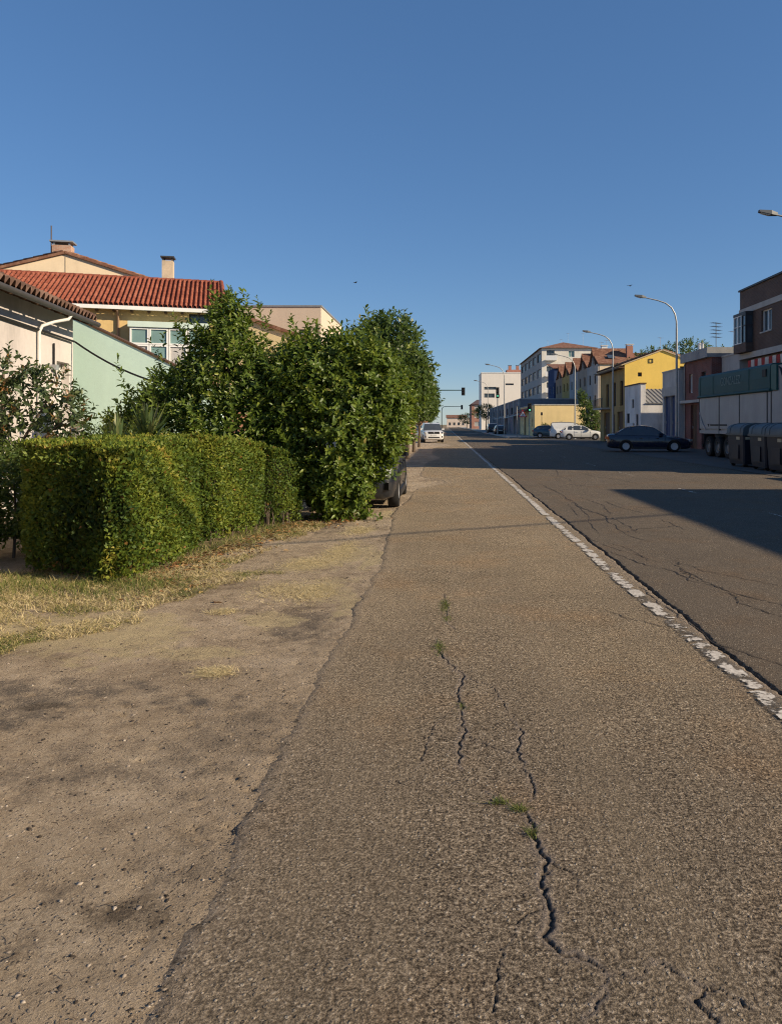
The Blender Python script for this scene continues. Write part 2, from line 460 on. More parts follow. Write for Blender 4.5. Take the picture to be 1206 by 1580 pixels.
# paved shoulder, slightly higher than the verge, its joint with the carriageway open in places
D = rows(.0065, 1900)
E, J = edge_x(D), joint_x(D)
lo = np.minimum(E + .45, -.06)
lo = np.maximum(lo, E + .1); hi = np.maximum(lo + .4, 1.0)
X = np.concatenate([E[:, None] + (lo - E)[:, None] * np.linspace(0, 1, 34)[None, :-1], lo[:, None] + (hi - lo)[:, None] * np.linspace(0, 1, 235)[None, :-1], hi[:, None] + (J - hi)[:, None] * np.linspace(0, 1, 46)[None, :]], 1)
nc = X.shape[1]
Y = np.repeat(D[:, None], nc, 1)
lines = [
    (jitter_line(px_line((684, 915), (690, 940), (688, 962), (703, 972)), 14, .008, 1), .012, .7),
    (jitter_line(px_line((673, 985), (677, 1008), (690, 1022), (716, 1044), (706, 1066), (709, 1090), (715, 1132), (706, 1160), (712, 1188)), 46, .008, 2), .014, .9),
    (jitter_line(px_line((788, 1110), (806, 1128), (796, 1160), (815, 1190), (824, 1222), (816, 1238)), 30, .007, 3), .012, .8),
    (jitter_line(px_line((752, 1222), (770, 1238), (804, 1250), (822, 1272), (826, 1300), (842, 1328), (835, 1360), (846, 1392), (850, 1420), (843, 1446), (866, 1470), (905, 1482), (932, 1500), (938, 1524), (918, 1550), (900, 1575)), 80, .006, 4), .0165, 1.),
    (jitter_line(px_line((1006, 1482), (1030, 1492), (1058, 1508), (1090, 1526), (1078, 1548), (1098, 1572), (1110, 1600)), 36, .006, 5), .010, .7),
    (jitter_line(px_line((1090, 1526), (1130, 1540), (1160, 1560)), 14, .006, 6), .007, .4),
    (jitter_line(px_line((938, 1060), (1010, 1054), (1090, 1052)), 20, .01, 7), .006, .3),
    (jitter_line(px_line((640, 880), (720, 884), (800, 878)), 16, .02, 8), .006, .2),
    (jitter_line(px_line((715, 1132), (745, 1150), (788, 1160)), 16, .006, 61), .006, .3), (jitter_line(px_line((842, 1328), (880, 1345), (900, 1380)), 18, .005, 62), .006, .3), (jitter_line(px_line((935, 1500), (985, 1510), (1006, 1482)), 18, .005, 63), .006, .4),
    (jitter_line(px_line((708, 1085), (670, 1120), (640, 1190)), 20, .006, 64), .0055, .25), (jitter_line(px_line((846, 1392), (800, 1420), (770, 1480), (760, 1560)), 30, .005, 65), .005, .25), (jitter_line(px_line((716, 1044), (760, 1060), (790, 1110)), 18, .006, 66), .006, .3),
    (jitter_line(px_line((540, 1205), (640, 1212), (760, 1200)), 24, .012, 9), .005, .2),
]
crack, fringe = crack_field(X, Y, lines)
fringe = np.maximum(fringe, np.exp(-(J[:, None] - X) / .09) * .9)
und = .012 * (fbm(X * .8, Y * .5, 51, 3) - .5) + .003 * (fbm(X * 9, Y * 9, 52, 2) - .5)
near_edge = np.clip(1 - (X - E[:, None]) / .10, 0, 1)
Z = und - .0095 * crack + .004 * fringe * (fbm(X * 40, Y * 40, 53, 2) - .4) - .024 * near_edge ** 2
Z[:, 0] = -.07; X[:, 0] -= .004
Z[:, -1] = -.06
dust = np.clip(np.exp(-(X - E[:, None]) / .11) * 1.0 + .5 * np.exp(-np.abs(Y - 20.8) / 1.5) * np.exp(-(X - E[:, None]) / .5), 0, 1)
struct(link('shoulder', grid_mesh('shoulder', X, Y, Z, dict(crack=crack, fringe=fringe * (1 - crack), dust=dust, painted_falloff=np.clip((Y - 2.6) / 5.5 + 1.1 * (fbm(X * .9, Y * .6, 55, 4) - .5), 0, 1))), SHOULDER_M), 'tan chip-sealed shoulder with long open cracks')

# carriageway
cols = [0.]
while cols[-1] < 8.3: cols.append(cols[-1] + .013 * (1 + 1.25 * cols[-1]))
cols = np.array(cols) / cols[-1]
D = rows(.012, 1500)
L0 = joint_x(D) + joint_gap(D)
X = L0[:, None] + (10.35 - L0)[:, None] * cols[None, :]
Y = np.repeat(D[:, None], len(cols), 1)
lines = [
    (jitter_line(px_line((930, 848), (985, 868), (1034, 880), (1075, 900), (1105, 905), (1139, 918), (1206, 935), (1290, 960)), 46, .02, 11), .014, .3),
    (jitter_line(px_line((1120, 914), (1150, 935), (1206, 952), (1280, 985)), 26, .02, 12), .013, .3),
    (jitter_line(px_line((870, 770), (900, 785), (935, 800), (960, 822), (1010, 838)), 24, .03, 13), .013, .2),
    (jitter_line(px_line((1040, 865), (1080, 880), (1130, 890), (1206, 905)), 24, .02, 14), .011, .2),
    (jitter_line(px_line((830, 745), (860, 760), (880, 772), (900, 790), (925, 826)), 26, .03, 15), .012, .2),
    (jitter_line(px_line((985, 905), (1010, 925), (1060, 960), (1110, 1000), (1150, 1020)), 36, .012, 16), .011, .3),
    (jitter_line(px_line((960, 822), (1000, 815), (1060, 812)), 18, .03, 17), .012, .2),
]
rc = np.random.default_rng(404)
for k in range(26):
    x_, y_ = rc.uniform(2.3, 6.5), rc.uniform(4.5, 24); ln_ = rc.uniform(.8, 3.5); dx_ = rc.normal(0, .35)
    if k % 3 == 0: ln_, dx_ = rc.normal(0, .3), rc.uniform(.6, 1.8)
    lines.append((jitter_line([(x_, y_), (x_ + dx_ * .5 + rc.normal(0, .08), y_ + ln_ * .5), (x_ + dx_, y_ + ln_)], 24, .018, 500 + k), rc.uniform(.009, .015), .25))
ROAD_CRACKS = lines
crack = fringe = np.zeros_like(X)
lip = np.exp(-(X - L0[:, None]) / .02)
Z = .012 * (fbm(X * .8, Y * .5, 51, 3) - .5) - .02 * crack - .006 * lip
Z[:, 0] = -.06
struct(link('carriageway', grid_mesh('carriageway', X, Y, Z, dict(crack=crack, fringe=fringe * (1 - crack))), ROAD_M), 'worn grey-brown asphalt carriageway')

# bitumen-filled cracks that craze the carriageway
cv, cf = [], []
for k, (Q, w, fr) in enumerate(ROAD_CRACKS):
    t_ = np.linspace(0, 1, len(Q) * 3); s_ = np.linspace(0, 1, len(Q))
    qx = np.interp(t_, s_, Q[:, 0]) + .014 * (fbm(t_ * 40 + k, t_ * 0, 610 + k, 3) - .5); qy = np.interp(t_, s_, Q[:, 1]) + .03 * (fbm(t_ * 40 + k, t_ * 0 + 5, 640 + k, 3) - .5)
    dx_, dy_ = np.gradient(qx), np.gradient(qy); ln_ = np.maximum(np.hypot(dx_, dy_), 1e-6)
    ww = w * .46 * np.clip(-.1 + 1.7 * fbm(t_ * 30 + k * 7, t_ * 0, 660 + k, 3), .12, 1.2) * np.sqrt(np.clip(np.minimum(t_, 1 - t_) * 8, .02, 1)) * (1 + .035 * np.clip(qy - 5, 0, 20))
    zz_ = .012 * (fbm(qx * .8, qy * .5, 51, 3) - .5) + .004
    b0 = len(cv)
    for i in range(len(t_)):
        nx_, ny_ = -dy_[i] / ln_[i] * ww[i], dx_[i] / ln_[i] * ww[i]
        cv += [(qx[i] + nx_, qy[i] + ny_, zz_[i]), (qx[i] - nx_, qy[i] - ny_, zz_[i])]
        if i: cf.append((b0 + 2 * i - 2, b0 + 2 * i - 1, b0 + 2 * i + 1, b0 + 2 * i))
rcm = link('road_cracks', np_mesh('road_cracks', np.array(cv), np.array(cf)), plain('crack_bitumen', (.042, .034, .027), .8, .3, 9))
rcm['kind'] = 'stuff'; rcm['label'] = 'dark filled cracks crazing the carriageway'

# bare verge between the shoulder and the gardens
cols = [0.]
while cols[-1] < 14: cols.append(cols[-1] + .022 * (1 + .85 * cols[-1]))
cols = np.array(cols)
D = rows(.014, 1100, far=420)
E = edge_x(D) + .12
X = E[:, None] - cols[None, :]
Y = np.repeat(D[:, None], len(cols), 1)
def blob(px, py, rx, ry, seed, sharp=6):
    x, y = gp(px, py)
    d = np.hypot((X - x) / rx, (Y - y) / ry) + 1.5 * (fbm(X * 3.2, Y * 3.2, seed, 4) - .5) + 1.3 * (fbm(X * 14, Y * 14, seed + 3, 3) - .5)
    return np.clip((1 - d) * sharp * .5, 0, 1)
straw = np.zeros_like(X)
for i, a in enumerate([(333, 1030, .13, .10), (345, 938, .16, .12), (500, 905, .40, .55), (470, 870, .35, .5), (530, 850, .35, .8), (300, 1000, .3, .2), (110, 985, .9, .5), (40, 960, .7, .5), (200, 950, .6, .4), (560, 815, .3, .5), (575, 860, .12, .6), (540, 930, .14, .5), (420, 950, .25, .25), (600, 790, .2, .6)]):
    straw = np.maximum(straw, blob(*a, 60 + i, 5) * (.95 if i < 2 else .75))
tarmac = np.maximum.reduce([blob(20, 1070, .9, .42, 80, 7), .7 * blob(470, 960, .35, .5, 81, 4), .5 * blob(390, 1330, .4, .3, 82, 3), .75 * blob(200, 1180, .9, .35, 83, 3), .6 * blob(60, 1420, .5, .25, 86, 3), .5 * blob(380, 1120, .35, .35, 87, 3), .8 * blob(520, 812, .5, 1.0, 84, 4)])
hed = np.clip(1 - np.abs(X - (-3.2 + .17 * (Y - 9.5))) / .5, 0, 1) * np.clip((Y - 8.2) / .8, 0, 1) * np.clip((14.5 - Y) / 1, 0, 1)
litter = np.maximum(hed * np.clip((fbm(X * 4, Y * 4, 91, 4) - .32) * 4, 0, 1), .7 * blob(265, 905, .35, .5, 92, 4))
stain = np.maximum(blob(192, 1402, .15, .09, 95, 7), .8 * blob(70, 1082, .14, .06, 96, 8))
edge = np.clip(1.3 - cols / .5, 0, 1)[None, :] * np.ones_like(X)
Z = -.034 + .021 * edge + .014 * edge * (fbm(X * 3, Y * 3, 75, 4) - .5) + .035 * (fbm(X * .9, Y * .9, 71, 3) - .5) * (1 - edge) + .016 * (fbm(X * 5, Y * 5, 72, 4) - .5) * (1 - .6 * edge)
pits = np.clip(fbm(X * 16, Y * 16, 73, 2) - .70, 0, 1)
Z -= pits * .10 * np.clip((fbm(X * 1.3, Y * 1.3, 74, 2) - .4) * 5, 0, 1)
Z = np.where((cols > 6)[None, :], -.035, Z)
VERGE_GRID = (X, Y, Z)
struct(link('verge', grid_mesh('verge', X, Y, Z, dict(straw=straw, tarmac=tarmac, litter=litter, stain=stain)), VERGE_M), 'bare stony earth verge beside the shoulder')
def verge_z(x, y): return -.034

# forecourt strip on the right, kerbed pavement farther on
APRON_M = plain('worn_concrete', (.095, .085, .075), .9, .25, .5, .5, 60)
PAVE_M = plain('pavement_concrete', (.30, .28, .25), .9, .2, .6, .4, 50)
struct(MB().quad((10.2, -25, .012), (40, -25, .012), (40, 88, .012), (10.2, 88, .012)).build('forecourt', APRON_M), 'worn grey strip in front of the houses')
pv = struct(MB().box(7.652, 40, 88.02, 420, -.05, .135).build('pavement', PAVE_M), 'kerbed concrete pavement farther along the street')
for i in range(60):
    y = 88 + i * 1.0
    kb2 = MB().box(7.5, 7.648, y + .01, y + .99, -.05, .142).build('kerb_stone', plain('kerb_concrete', (.40, .38, .35), .85, .2, 2), pv)

# painted markings
def paint_mat(name, wear_lo, wear_hi, dark):
    m, n, l, b, P = ground_nodes(name)
    w1 = noise_node(n, l, P, 4.2, 6, .7); w2 = noise_node(n, l, P, 38, 4, .7)
    mp = n.new('ShaderNodeMapping'); mp.inputs['Scale'].default_value = (4, 8, 1); l.new(P, mp.inputs[0])
    w3 = noise_node(n, l, mp.outputs[0], 1.0, 4, .65)
    s = math_node(n, l, 'ADD', math_node(n, l, 'MULTIPLY', w1.outputs[0], .40), math_node(n, l, 'ADD', math_node(n, l, 'MULTIPLY', w2.outputs[0], .18), math_node(n, l, 'MULTIPLY', w3.outputs[0], .42)))
    e = attr(n, 'edge')
    s2 = math_node(n, l, 'SUBTRACT', s, math_node(n, l, 'MULTIPLY', e, .22))
    keep = maprange(n, l, s2, wear_lo, wear_hi, 0., 1.)
    col = mixc(n, l, maprange(n, l, w2.outputs[0], .35, .65, 0., 1.), (.34, .30, .25), (.66, .61, .53))
    l.new(col, b.inputs['Base Color']); b.inputs['Roughness'].default_value = .75
    tr = n.new('ShaderNodeBsdfTransparent'); ms = n.new('ShaderNodeMixShader')
    if dark:   # dark bituminous underlay left where the paint has gone
        d = n.new('ShaderNodeBsdfPrincipled'); d.inputs['Base Color'].default_value = (.085, .078, .068, 1); d.inputs['Roughness'].default_value = .8
        m2 = n.new('ShaderNodeMixShader'); l.new(math_node(n, l, 'MULTIPLY', maprange(n, l, math_node(n, l, 'SUBTRACT', w1.outputs[0], math_node(n, l, 'MULTIPLY', e, .25)), .36, .46, 0., 1.), .5), m2.inputs[0])
        l.new(tr.outputs[0], m2.inputs[1]); l.new(d.outputs[0], m2.inputs[2]); under = m2.outputs[0]
    else: under = tr.outputs[0]
    l.new(keep, ms.inputs[0]); l.new(under, ms.inputs[1]); l.new(b.outputs[0], ms.inputs[2])
    l.new(ms.outputs[0], n['Material Output'].inputs[0])
    return m
LINE_M = paint_mat('worn_line_paint', .462, .487, True)
LINE_FAR = paint_mat('worn_line_paint_firm', .42, .47, True)
DASH_M = paint_mat('worn_dash_paint', .47, .53, False)
def marking(name, x0, x1, y0, y1, mat, wob=0., step=.05, parent=None, bend=0.):
    ys = []; y = y0
    while y < y1: ys.append(y); y += max(step, y * y / 4000)
    ys = np.array(ys + [y1])
    tt = np.array([0, .14, .5, .86, 1])
    c = wob * (fbm(ys * .8, ys * 0, 99, 3) - .5) + bend * np.clip((8 - ys) / 4.2, 0, 1)
    X = (x0 + c)[:, None] + (x1 - x0) * tt[None, :]
    Y = np.repeat(ys[:, None], 5, 1)
    Z = .012 * (fbm(X * .8, Y * .5, 51, 3) - .5) + .0075
    ed = np.repeat(np.array([1, .25, 0, .25, 1])[None, :], len(ys), 0)
    return link(name, grid_mesh(name, X, Y, Z, dict(edge=ed)), mat, parent)
struct(marking('edge_line', 1.72, 1.88, 1.0, 8.5, LINE_M, .03, bend=.085), 'flaking white line along the shoulder')
struct(marking('edge_line', 1.72, 1.88, 8.5, 330, LINE_FAR, .03), 'white line running to the end of the street')
for y0, y1 in ((11.0, 13.7), (17.3, 18.6), (23, 25), (29, 31), (36, 38), (44, 46), (52, 54), (60, 62)):
    struct(marking('lane_dash', 5.80, 5.91, y0, y1, DASH_M), 'thin worn white lane dash')
for x0, x1, y0, y1 in ((8.2, 12.6, 79.5, 79.75), (9.3, 13.0, 68.2, 68.45), (14.2, 17.5, 79.6, 80.2), (2.2, 7.3, 128, 131)):
    struct(marking('parking_line', x0, x1, y0, y1, LINE_FAR), 'white painted line beside the parked cars')
# ------------------------------------------------------------------ foliage
def unit(a): return a / np.maximum(np.linalg.norm(a, axis=1, keepdims=True), 1e-9)
LEAF8 = np.array([(0, 0, 0), (.36, 0, -.03), (.72, 0, -.05), (1, 0, -.14), (.30, .5, .10), (.70, .40, .05), (.30, -.5, .10), (.70, -.40, .05)])
LEAF8_F = np.array([(0, 6, 1, 4), (1, 6, 7, 2), (1, 2, 5, 4), (2, 7, 3, 5)])
LEAF4 = np.array([(0, 0, 0), (.45, -.5, .12), (1, 0, -.05), (.45, .5, .12)])
LEAF4_F = np.array([(0, 1, 2, 3)])
def leaf_mesh(name, C, A, N, L, W, tint, shape=8):
    T, Fq = (LEAF8, LEAF8_F) if shape == 8 else (LEAF4, LEAF4_F)
    A = unit(A); S = unit(np.cross(N, A)); N = np.cross(A, S)
    k = len(T)
    V = C[:, None, :] + T[None, :, 0:1] * (A * L[:, None])[:, None, :] + T[None, :, 1:2] * (S * W[:, None])[:, None, :] + T[None, :, 2:3] * (N * L[:, None])[:, None, :]
    Fa = (np.arange(len(C)) * k)[:, None, None] + Fq[None]
    return np_mesh(name, V.reshape(-1, 3), Fa.reshape(-1, 4), {'tint': np.repeat(tint, k)})
def crown_points(ells, n, r, lo=.72, lump=.16, seed=1):
    """points near the surface of a union of ellipsoids, with lumps and hollows"""
    E = np.array(ells, float); w = (E[:, 3] * E[:, 4] + E[:, 4] * E[:, 5] + E[:, 3] * E[:, 5]); w /= w.sum()
    P, O = [], []
    cnt = 0
    while cnt < n:
        k = r.choice(len(E), n, p=w); u = unit(r.normal(size=(n, 3)))
        rad = 1 - (1 - lo) * r.random(n) ** 1.6
        lum = 1 + lump * 2 * (fbm(u[:, 0] * 2.6 + k * 5 + 50, u[:, 1] * 2.6 + u[:, 2] * 2.2 + 50, seed, 3) - .5)
        p = E[k, :3] + u * E[k, 3:] * (rad * lum)[:, None]
        ok = np.ones(n, bool)
        for j in range(len(E)):
            d = np.linalg.norm((p - E[j, :3]) / E[j, 3:], axis=1)
            ok &= (k == j) | (d > .80)
        ok &= p[:, 2] > .06
        p, o = p[ok], unit((u / E[k, 3:]))[ok]
        P.append(p); O.append(o); cnt += len(p)
    return np.concatenate(P)[:n], np.concatenate(O)[:n]
def shoots(P, Dr, nl, slen, alpha, r):
    """leaves spiralling along a shoot: base points, axes, normals, position along the shoot"""
    n = len(P)
    ref = np.where(np.abs(Dr[:, 2:3]) < .9, np.array([[0, 0, 1.]]), np.array([[1., 0, 0]]))
    U = unit(np.cross(Dr, ref)); Wv = np.cross(Dr, U)
    ph = r.random(n) * 6.28
    C, A, N, T = [], [], [], []
    for i in range(nl):
        tt = (i + .5) / nl
        a = ph + i * 2.4
        rad = U * np.cos(a)[:, None] + Wv * np.sin(a)[:, None]
        al = alpha * (1.15 - .6 * tt) + r.normal(0, .18, n)
        ax = Dr * np.cos(al)[:, None] + rad * np.sin(al)[:, None] + r.normal(0, .12, (n, 3))
        nn = Dr * np.sin(al)[:, None] - rad * np.cos(al)[:, None] + r.normal(0, .22, (n, 3))
        C.append(P + Dr * (slen * (tt - .6))[:, None]); A.append(unit(ax)); N.append(unit(nn)); T.append(np.full(n, tt))
    return np.concatenate(C), np.concatenate(A), np.concatenate(N), np.concatenate(T)
BARK = plain('bark', (.12, .09, .065), .9, .35, 6, .8, 30)
def branches(root, pts_list, name='trunk'):
    mb = MB()
    for pts, r0, r1 in pts_list:
        pts = [Vector(p) for p in pts]
        mb.tube(pts, [r0 + (r1 - r0) * i / (len(pts) - 1) for i in range(len(pts))], 7)
    return mb.build(name, BARK, root, 60)

LAUREL = leaf_mat('laurel_leaf', [(0, (.03, .055, .012)), (.4, (.078, .128, .021)), (.72, (.155, .215, .032)), (.93, (.26, .29, .052)), (1, (.36, .30, .09))], .42, .34, (.30, .38, .04), spec=.42)
def bush(name, label, cat, loc, ells, nsh, nl, ll, lw, mat, seed, lo=.7, lump=.18, sl=.32, up=.45, trunks=(), group=None, shape=8, alpha=1.05, warm=0., extra=None, loose=0):
    r = np.random.default_rng(seed)
    root = thing(name, label, cat, loc, 0, group)
    P, O = crown_points(ells, nsh, r, lo, lump, seed)
    if extra is not None:
        eP = np.array([e[0] for e in extra], float); eO = unit(np.array([e[1] for e in extra], float))
        P = np.concatenate([P, eP]); O = np.concatenate([O, eO])
    if loose:          # long stray shoots that break the outline
        kk = r.choice(len(P), loose); ex = unit(O[kk] + np.array([[0, 0, .9]]) + r.normal(0, .25, (loose, 3)))
        for st_ in (.14, .30, .44): P = np.concatenate([P, P[kk] + ex * st_ * (.5 + r.random((loose, 1)))]); O = np.concatenate([O, ex])
    Dr = unit(O + np.array([[0, 0, up]]) + r.normal(0, .3, P.shape))
    C, A, N, T = shoots(P, Dr, nl, sl * (.7 + .6 * r.random(len(P))), alpha, r)
    A = unit(A + np.array([[0, 0, -.12]]))
    n = len(C)
    sh = np.tile(r.random(len(P)), nl)
    tint = np.clip(.30 * sh + .28 * T + .35 * r.random(n) + warm * (sh > .8), 0, 1)
    L = ll * (.5 + .85 * r.random(n)) * (1.05 - .35 * T)
    me = leaf_mesh('crown', C, A, N, L, lw * L / ll * (.85 + .3 * r.random(n)), tint, shape)
    cr = link('crown', me, mat, root); cr['kind'] = 'stuff'
    if trunks: branches(root, trunks)
    return root

# ---- clipped privet hedges
HEDGE_M = leaf_mat('privet_leaf', [(0, (.02, .042, .012)), (.3, (.055, .10, .018)), (.55, (.115, .17, .024)), (.78, (.225, .25, .036)), (.94, (.36, .29, .055)), (1, (.30, .15, .05))], .55, .32, (.36, .36, .05), spec=.25)
CORE_M = plain('hedge_core', (.028, .026, .014), .95, .4, 9, .8, 25)
def hedge(label, corners, hs, n, seed, group='clipped hedges beside the verge', yellow=(0., 0., 0., 0.), big=1.):  # yellow: per-face leaf tint; sun side yellower, shaded end darker, light put into colour
    """corners: four ground corners anticlockwise; hs: height at each"""
    r = np.random.default_rng(seed)
    c = np.array(corners, float); hs = np.array(hs, float)
    mid = c.mean(0)
    root = thing('hedge', label, 'hedge', (mid[0], mid[1], -.03), 0, group)
    c = c - mid
    faces = []
    for i in range(4):
        a, b_ = c[i], c[(i + 1) % 4]
        d = b_ - a; ln = np.hypot(*d); nrm = np.array([d[1], -d[0]]) / ln
        faces.append((a, b_, hs[i], hs[(i + 1) % 4], nrm, ln * (hs[i] + hs[(i + 1) % 4]) / 2))
    top_area = .5 * abs(np.cross(c[2] - c[0], c[3] - c[1]))
    ar = np.array([f[5] for f in faces] + [top_area]); ar /= ar.sum()
    P, O, SH = [], [], []
    for k, f in enumerate(faces):
        m = int(n * ar[k]); u = r.random(m); v = r.random(m)
        g = f[0][None] + (f[1] - f[0])[None] * u[:, None]
        h = f[2] + (f[3] - f[2]) * u
        z = .05 + v * (h - .05); z = np.where((z < .2) & (r.random(m) < .55), z + .3, z)
        und = .22 * (fbm(u * np.hypot(*(f[1] - f[0])) * 1.7 + 7 * k, z * 1.9 + 3, seed, 4) - .5) - .12 * (1 - np.clip(z / .25, 0, 1)) * .6 - .16 * np.clip((z - h + .16) / .16, 0, 1) ** 2
        corner = -.17 * (np.exp(-u * np.hypot(*(f[1] - f[0])) / .13) + np.exp(-(1 - u) * np.hypot(*(f[1] - f[0])) / .13))
        dep = -np.abs(r.normal(0, .05, m)) + np.where(r.random(m) > .985, .06 * r.random(m), 0) + und + corner + .03
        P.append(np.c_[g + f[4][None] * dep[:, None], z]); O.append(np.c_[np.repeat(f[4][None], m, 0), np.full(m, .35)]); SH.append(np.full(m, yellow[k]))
    m = int(n * ar[4] * 1.3); u = r.random(m); v = r.random(m)
    g = (c[0] * ((1 - u) * (1 - v))[:, None] + c[1] * (u * (1 - v))[:, None] + c[2] * (u * v)[:, None] + c[3] * ((1 - u) * v)[:, None])
    h = hs[0] * (1 - u) * (1 - v) + hs[1] * u * (1 - v) + hs[2] * u * v + hs[3] * (1 - u) * v
    z = h - np.abs(r.normal(0, .035, m)) + .16 * (fbm(g[:, 0] * 2.6 + 30, g[:, 1] * 2.6 + 30, seed + 5, 3) - .5) + .02 + np.where(r.random(m) > .97, .06 * r.random(m), 0)
    P.append(np.c_[g, z]); O.append(np.repeat(np.array([[0, 0, 1.]]), m, 0)); SH.append(np.full(m, .06)); SH = np.concatenate(SH)
    P = np.concatenate(P); O = unit(np.concatenate(O)); m = len(P)
    A = unit(O * .55 + r.normal(0, .6, (m, 3)) + np.array([[0, 0, .25]]))
    N = unit(O + r.normal(0, .55, (m, 3)))
    pat = fbm(P[:, 0] * 2.2 + 20, P[:, 1] * 2.2 + P[:, 2] * 2.2 + 20, seed + 9, 3)
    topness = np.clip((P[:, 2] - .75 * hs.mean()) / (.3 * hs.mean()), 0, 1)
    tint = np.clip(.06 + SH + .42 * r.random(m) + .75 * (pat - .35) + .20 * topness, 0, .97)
    tint = np.where(r.random(m) > .993, 1., tint)
    L = .043 * (.7 + .7 * r.random(m)) * np.where(SH < -.01, big, 1.)
    fo = link('foliage', leaf_mesh('foliage', P, A, N, L, L * .55, tint, 4), HEDGE_M, root); fo['kind'] = 'stuff'
    q = c * .0
    for i in range(4): q[i] = c[i] - np.sign(c[i]) * .17
    core = MB(); nn = 4
    core.add([(*q[i], .12) for i in range(4)] + [(*q[i], hs[i] - .14) for i in range(4)], [(3, 2, 1, 0), (4, 5, 6, 7)] + [(i, (i + 1) % 4, 4 + (i + 1) % 4, 4 + i) for i in range(4)])
    core.build('dark_core', CORE_M, root)  # added solid dark box, keeps the hedge from being seen through
    st_ = MB()
    for i in range(44):            # bare woody stems at the foot and a few shoots above the clipped top
        k = r.integers(0, 4); u_ = r.random(); p = c[k] * (1 - u_) + c[(k + 1) % 4] * u_; p = p * .86
        st_.tube([(p[0], p[1], -.02), (p[0] + r.normal(0, .02), p[1] + r.normal(0, .02), .16), (p[0] * .97 + r.normal(0, .04), p[1] * .97 + r.normal(0, .04), .42)], [.010, .008, .005], 5)
    st_.build('stems', BARK, root)['kind'] = 'stuff'
    return root
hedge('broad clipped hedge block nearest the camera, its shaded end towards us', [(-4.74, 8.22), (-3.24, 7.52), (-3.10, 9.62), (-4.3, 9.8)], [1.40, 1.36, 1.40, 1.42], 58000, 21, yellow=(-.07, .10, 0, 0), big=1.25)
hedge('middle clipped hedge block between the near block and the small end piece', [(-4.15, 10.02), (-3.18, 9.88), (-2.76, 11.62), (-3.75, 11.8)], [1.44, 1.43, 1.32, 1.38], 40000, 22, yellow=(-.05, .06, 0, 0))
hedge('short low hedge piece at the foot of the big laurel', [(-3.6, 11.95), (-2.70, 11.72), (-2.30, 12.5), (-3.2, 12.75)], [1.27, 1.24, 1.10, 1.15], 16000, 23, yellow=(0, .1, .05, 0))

# ---- laurels
r0 = np.random.default_rng(5)
sprig = []
for px, py in ((345, 470), (358, 458), (372, 455), (392, 462), (400, 468), (330, 480), (365, 475), (310, 500), (385, 480), (240, 520), (285, 510)):
    p = at(px, py, 13.0) - Vector((-3.9, 13, 0))
    for k in range(3): sprig.append(((p.x + r0.normal(0, .07), p.y + r0.normal(0, .12), p.z - .16 * k), (r0.normal(0, .25), r0.normal(0, .2), 1)))
bush('laurel_bush', 'tall loose laurel bush with pointed top in front of the red-tiled house', 'bush', (-3.9, 13.0, -.03),
     [(0, 0, 1.35, 1.25, .85, 1.25), (.15, 0, 2.35, .82, .7, 1.05), (-.75, -.05, 1.55, .75, .65, 1.15), (.1, -.05, 3.1, .36, .35, .8), (.75, .1, 1.55, .8, .7, 1.15), (-1.5, -.1, 1.1, .5, .45, 1.0), (-1.0, -.2, 1.0, .6, .5, .9)],
     2650, 11, .125, .046, LAUREL, 31, .62, .26, .34, .5,
     [([(0, 0, 0), (.05, 0, .8), (.1, .05, 1.7), (.15, 0, 2.9)], .07, .02), ([(0, 0, .3), (-.4, 0, 1.0), (-.8, -.05, 1.9)], .045, .012), ([(0, 0, .4), (.4, .1, 1.1), (.75, .1, 2.0)], .045, .012), ([(-.5, 0, 0), (-1.1, -.1, .8), (-1.55, -.1, 1.6)], .03, .01)], extra=sprig, warm=.1, loose=50)
sprig = []
for px, py in ((470, 505), (452, 495), (500, 512), (515, 500), (540, 505), (567, 500), (575, 510), (490, 520), (525, 515)):
    p = at(px, py, 12.9) - Vector((-1.75, 12.9, 0))
    for k in range(3): sprig.append(((p.x + r0.normal(0, .06), p.y + r0.normal(0, .12), p.z - .15 * k), (r0.normal(0, .25), r0.normal(0, .2), 1)))
bush('laurel_bush', 'dense rounded glossy laurel bush in front of the parked grey car', 'bush', (-1.75, 12.9, -.03),
     [(-.10, 0, 1.5, .95, .68, 1.35), (-.45, .05, 2.3, .8, .66, .72), (.45, .05, 2.05, .72, .6, .72), (-.06, -.08, .68, .58, .46, .72), (-.85, 0, 1.9, .55, .5, .9), (-.1, 0, 2.6, .42, .5, .6), (.42, .05, 2.55, .42, .5, .5), (.62, .0, 1.6, .55, .5, .5), (-.75, .05, 2.5, .4, .45, .6)],
     2500, 11, .125, .05, LAUREL, 32, .62, .32, .34, .35,
     [([(0, 0, 0), (.05, 0, 1.0), (-.1, 0, 2.6)], .07, .02), ([(0, 0, .2), (.3, 0, 1.0), (.5, .05, 2.3)], .05, .015), ([(0, 0, .2), (-.4, 0, 1.2), (-.8, 0, 2.2)], .05, .015)], extra=sprig, warm=.12, loose=60)

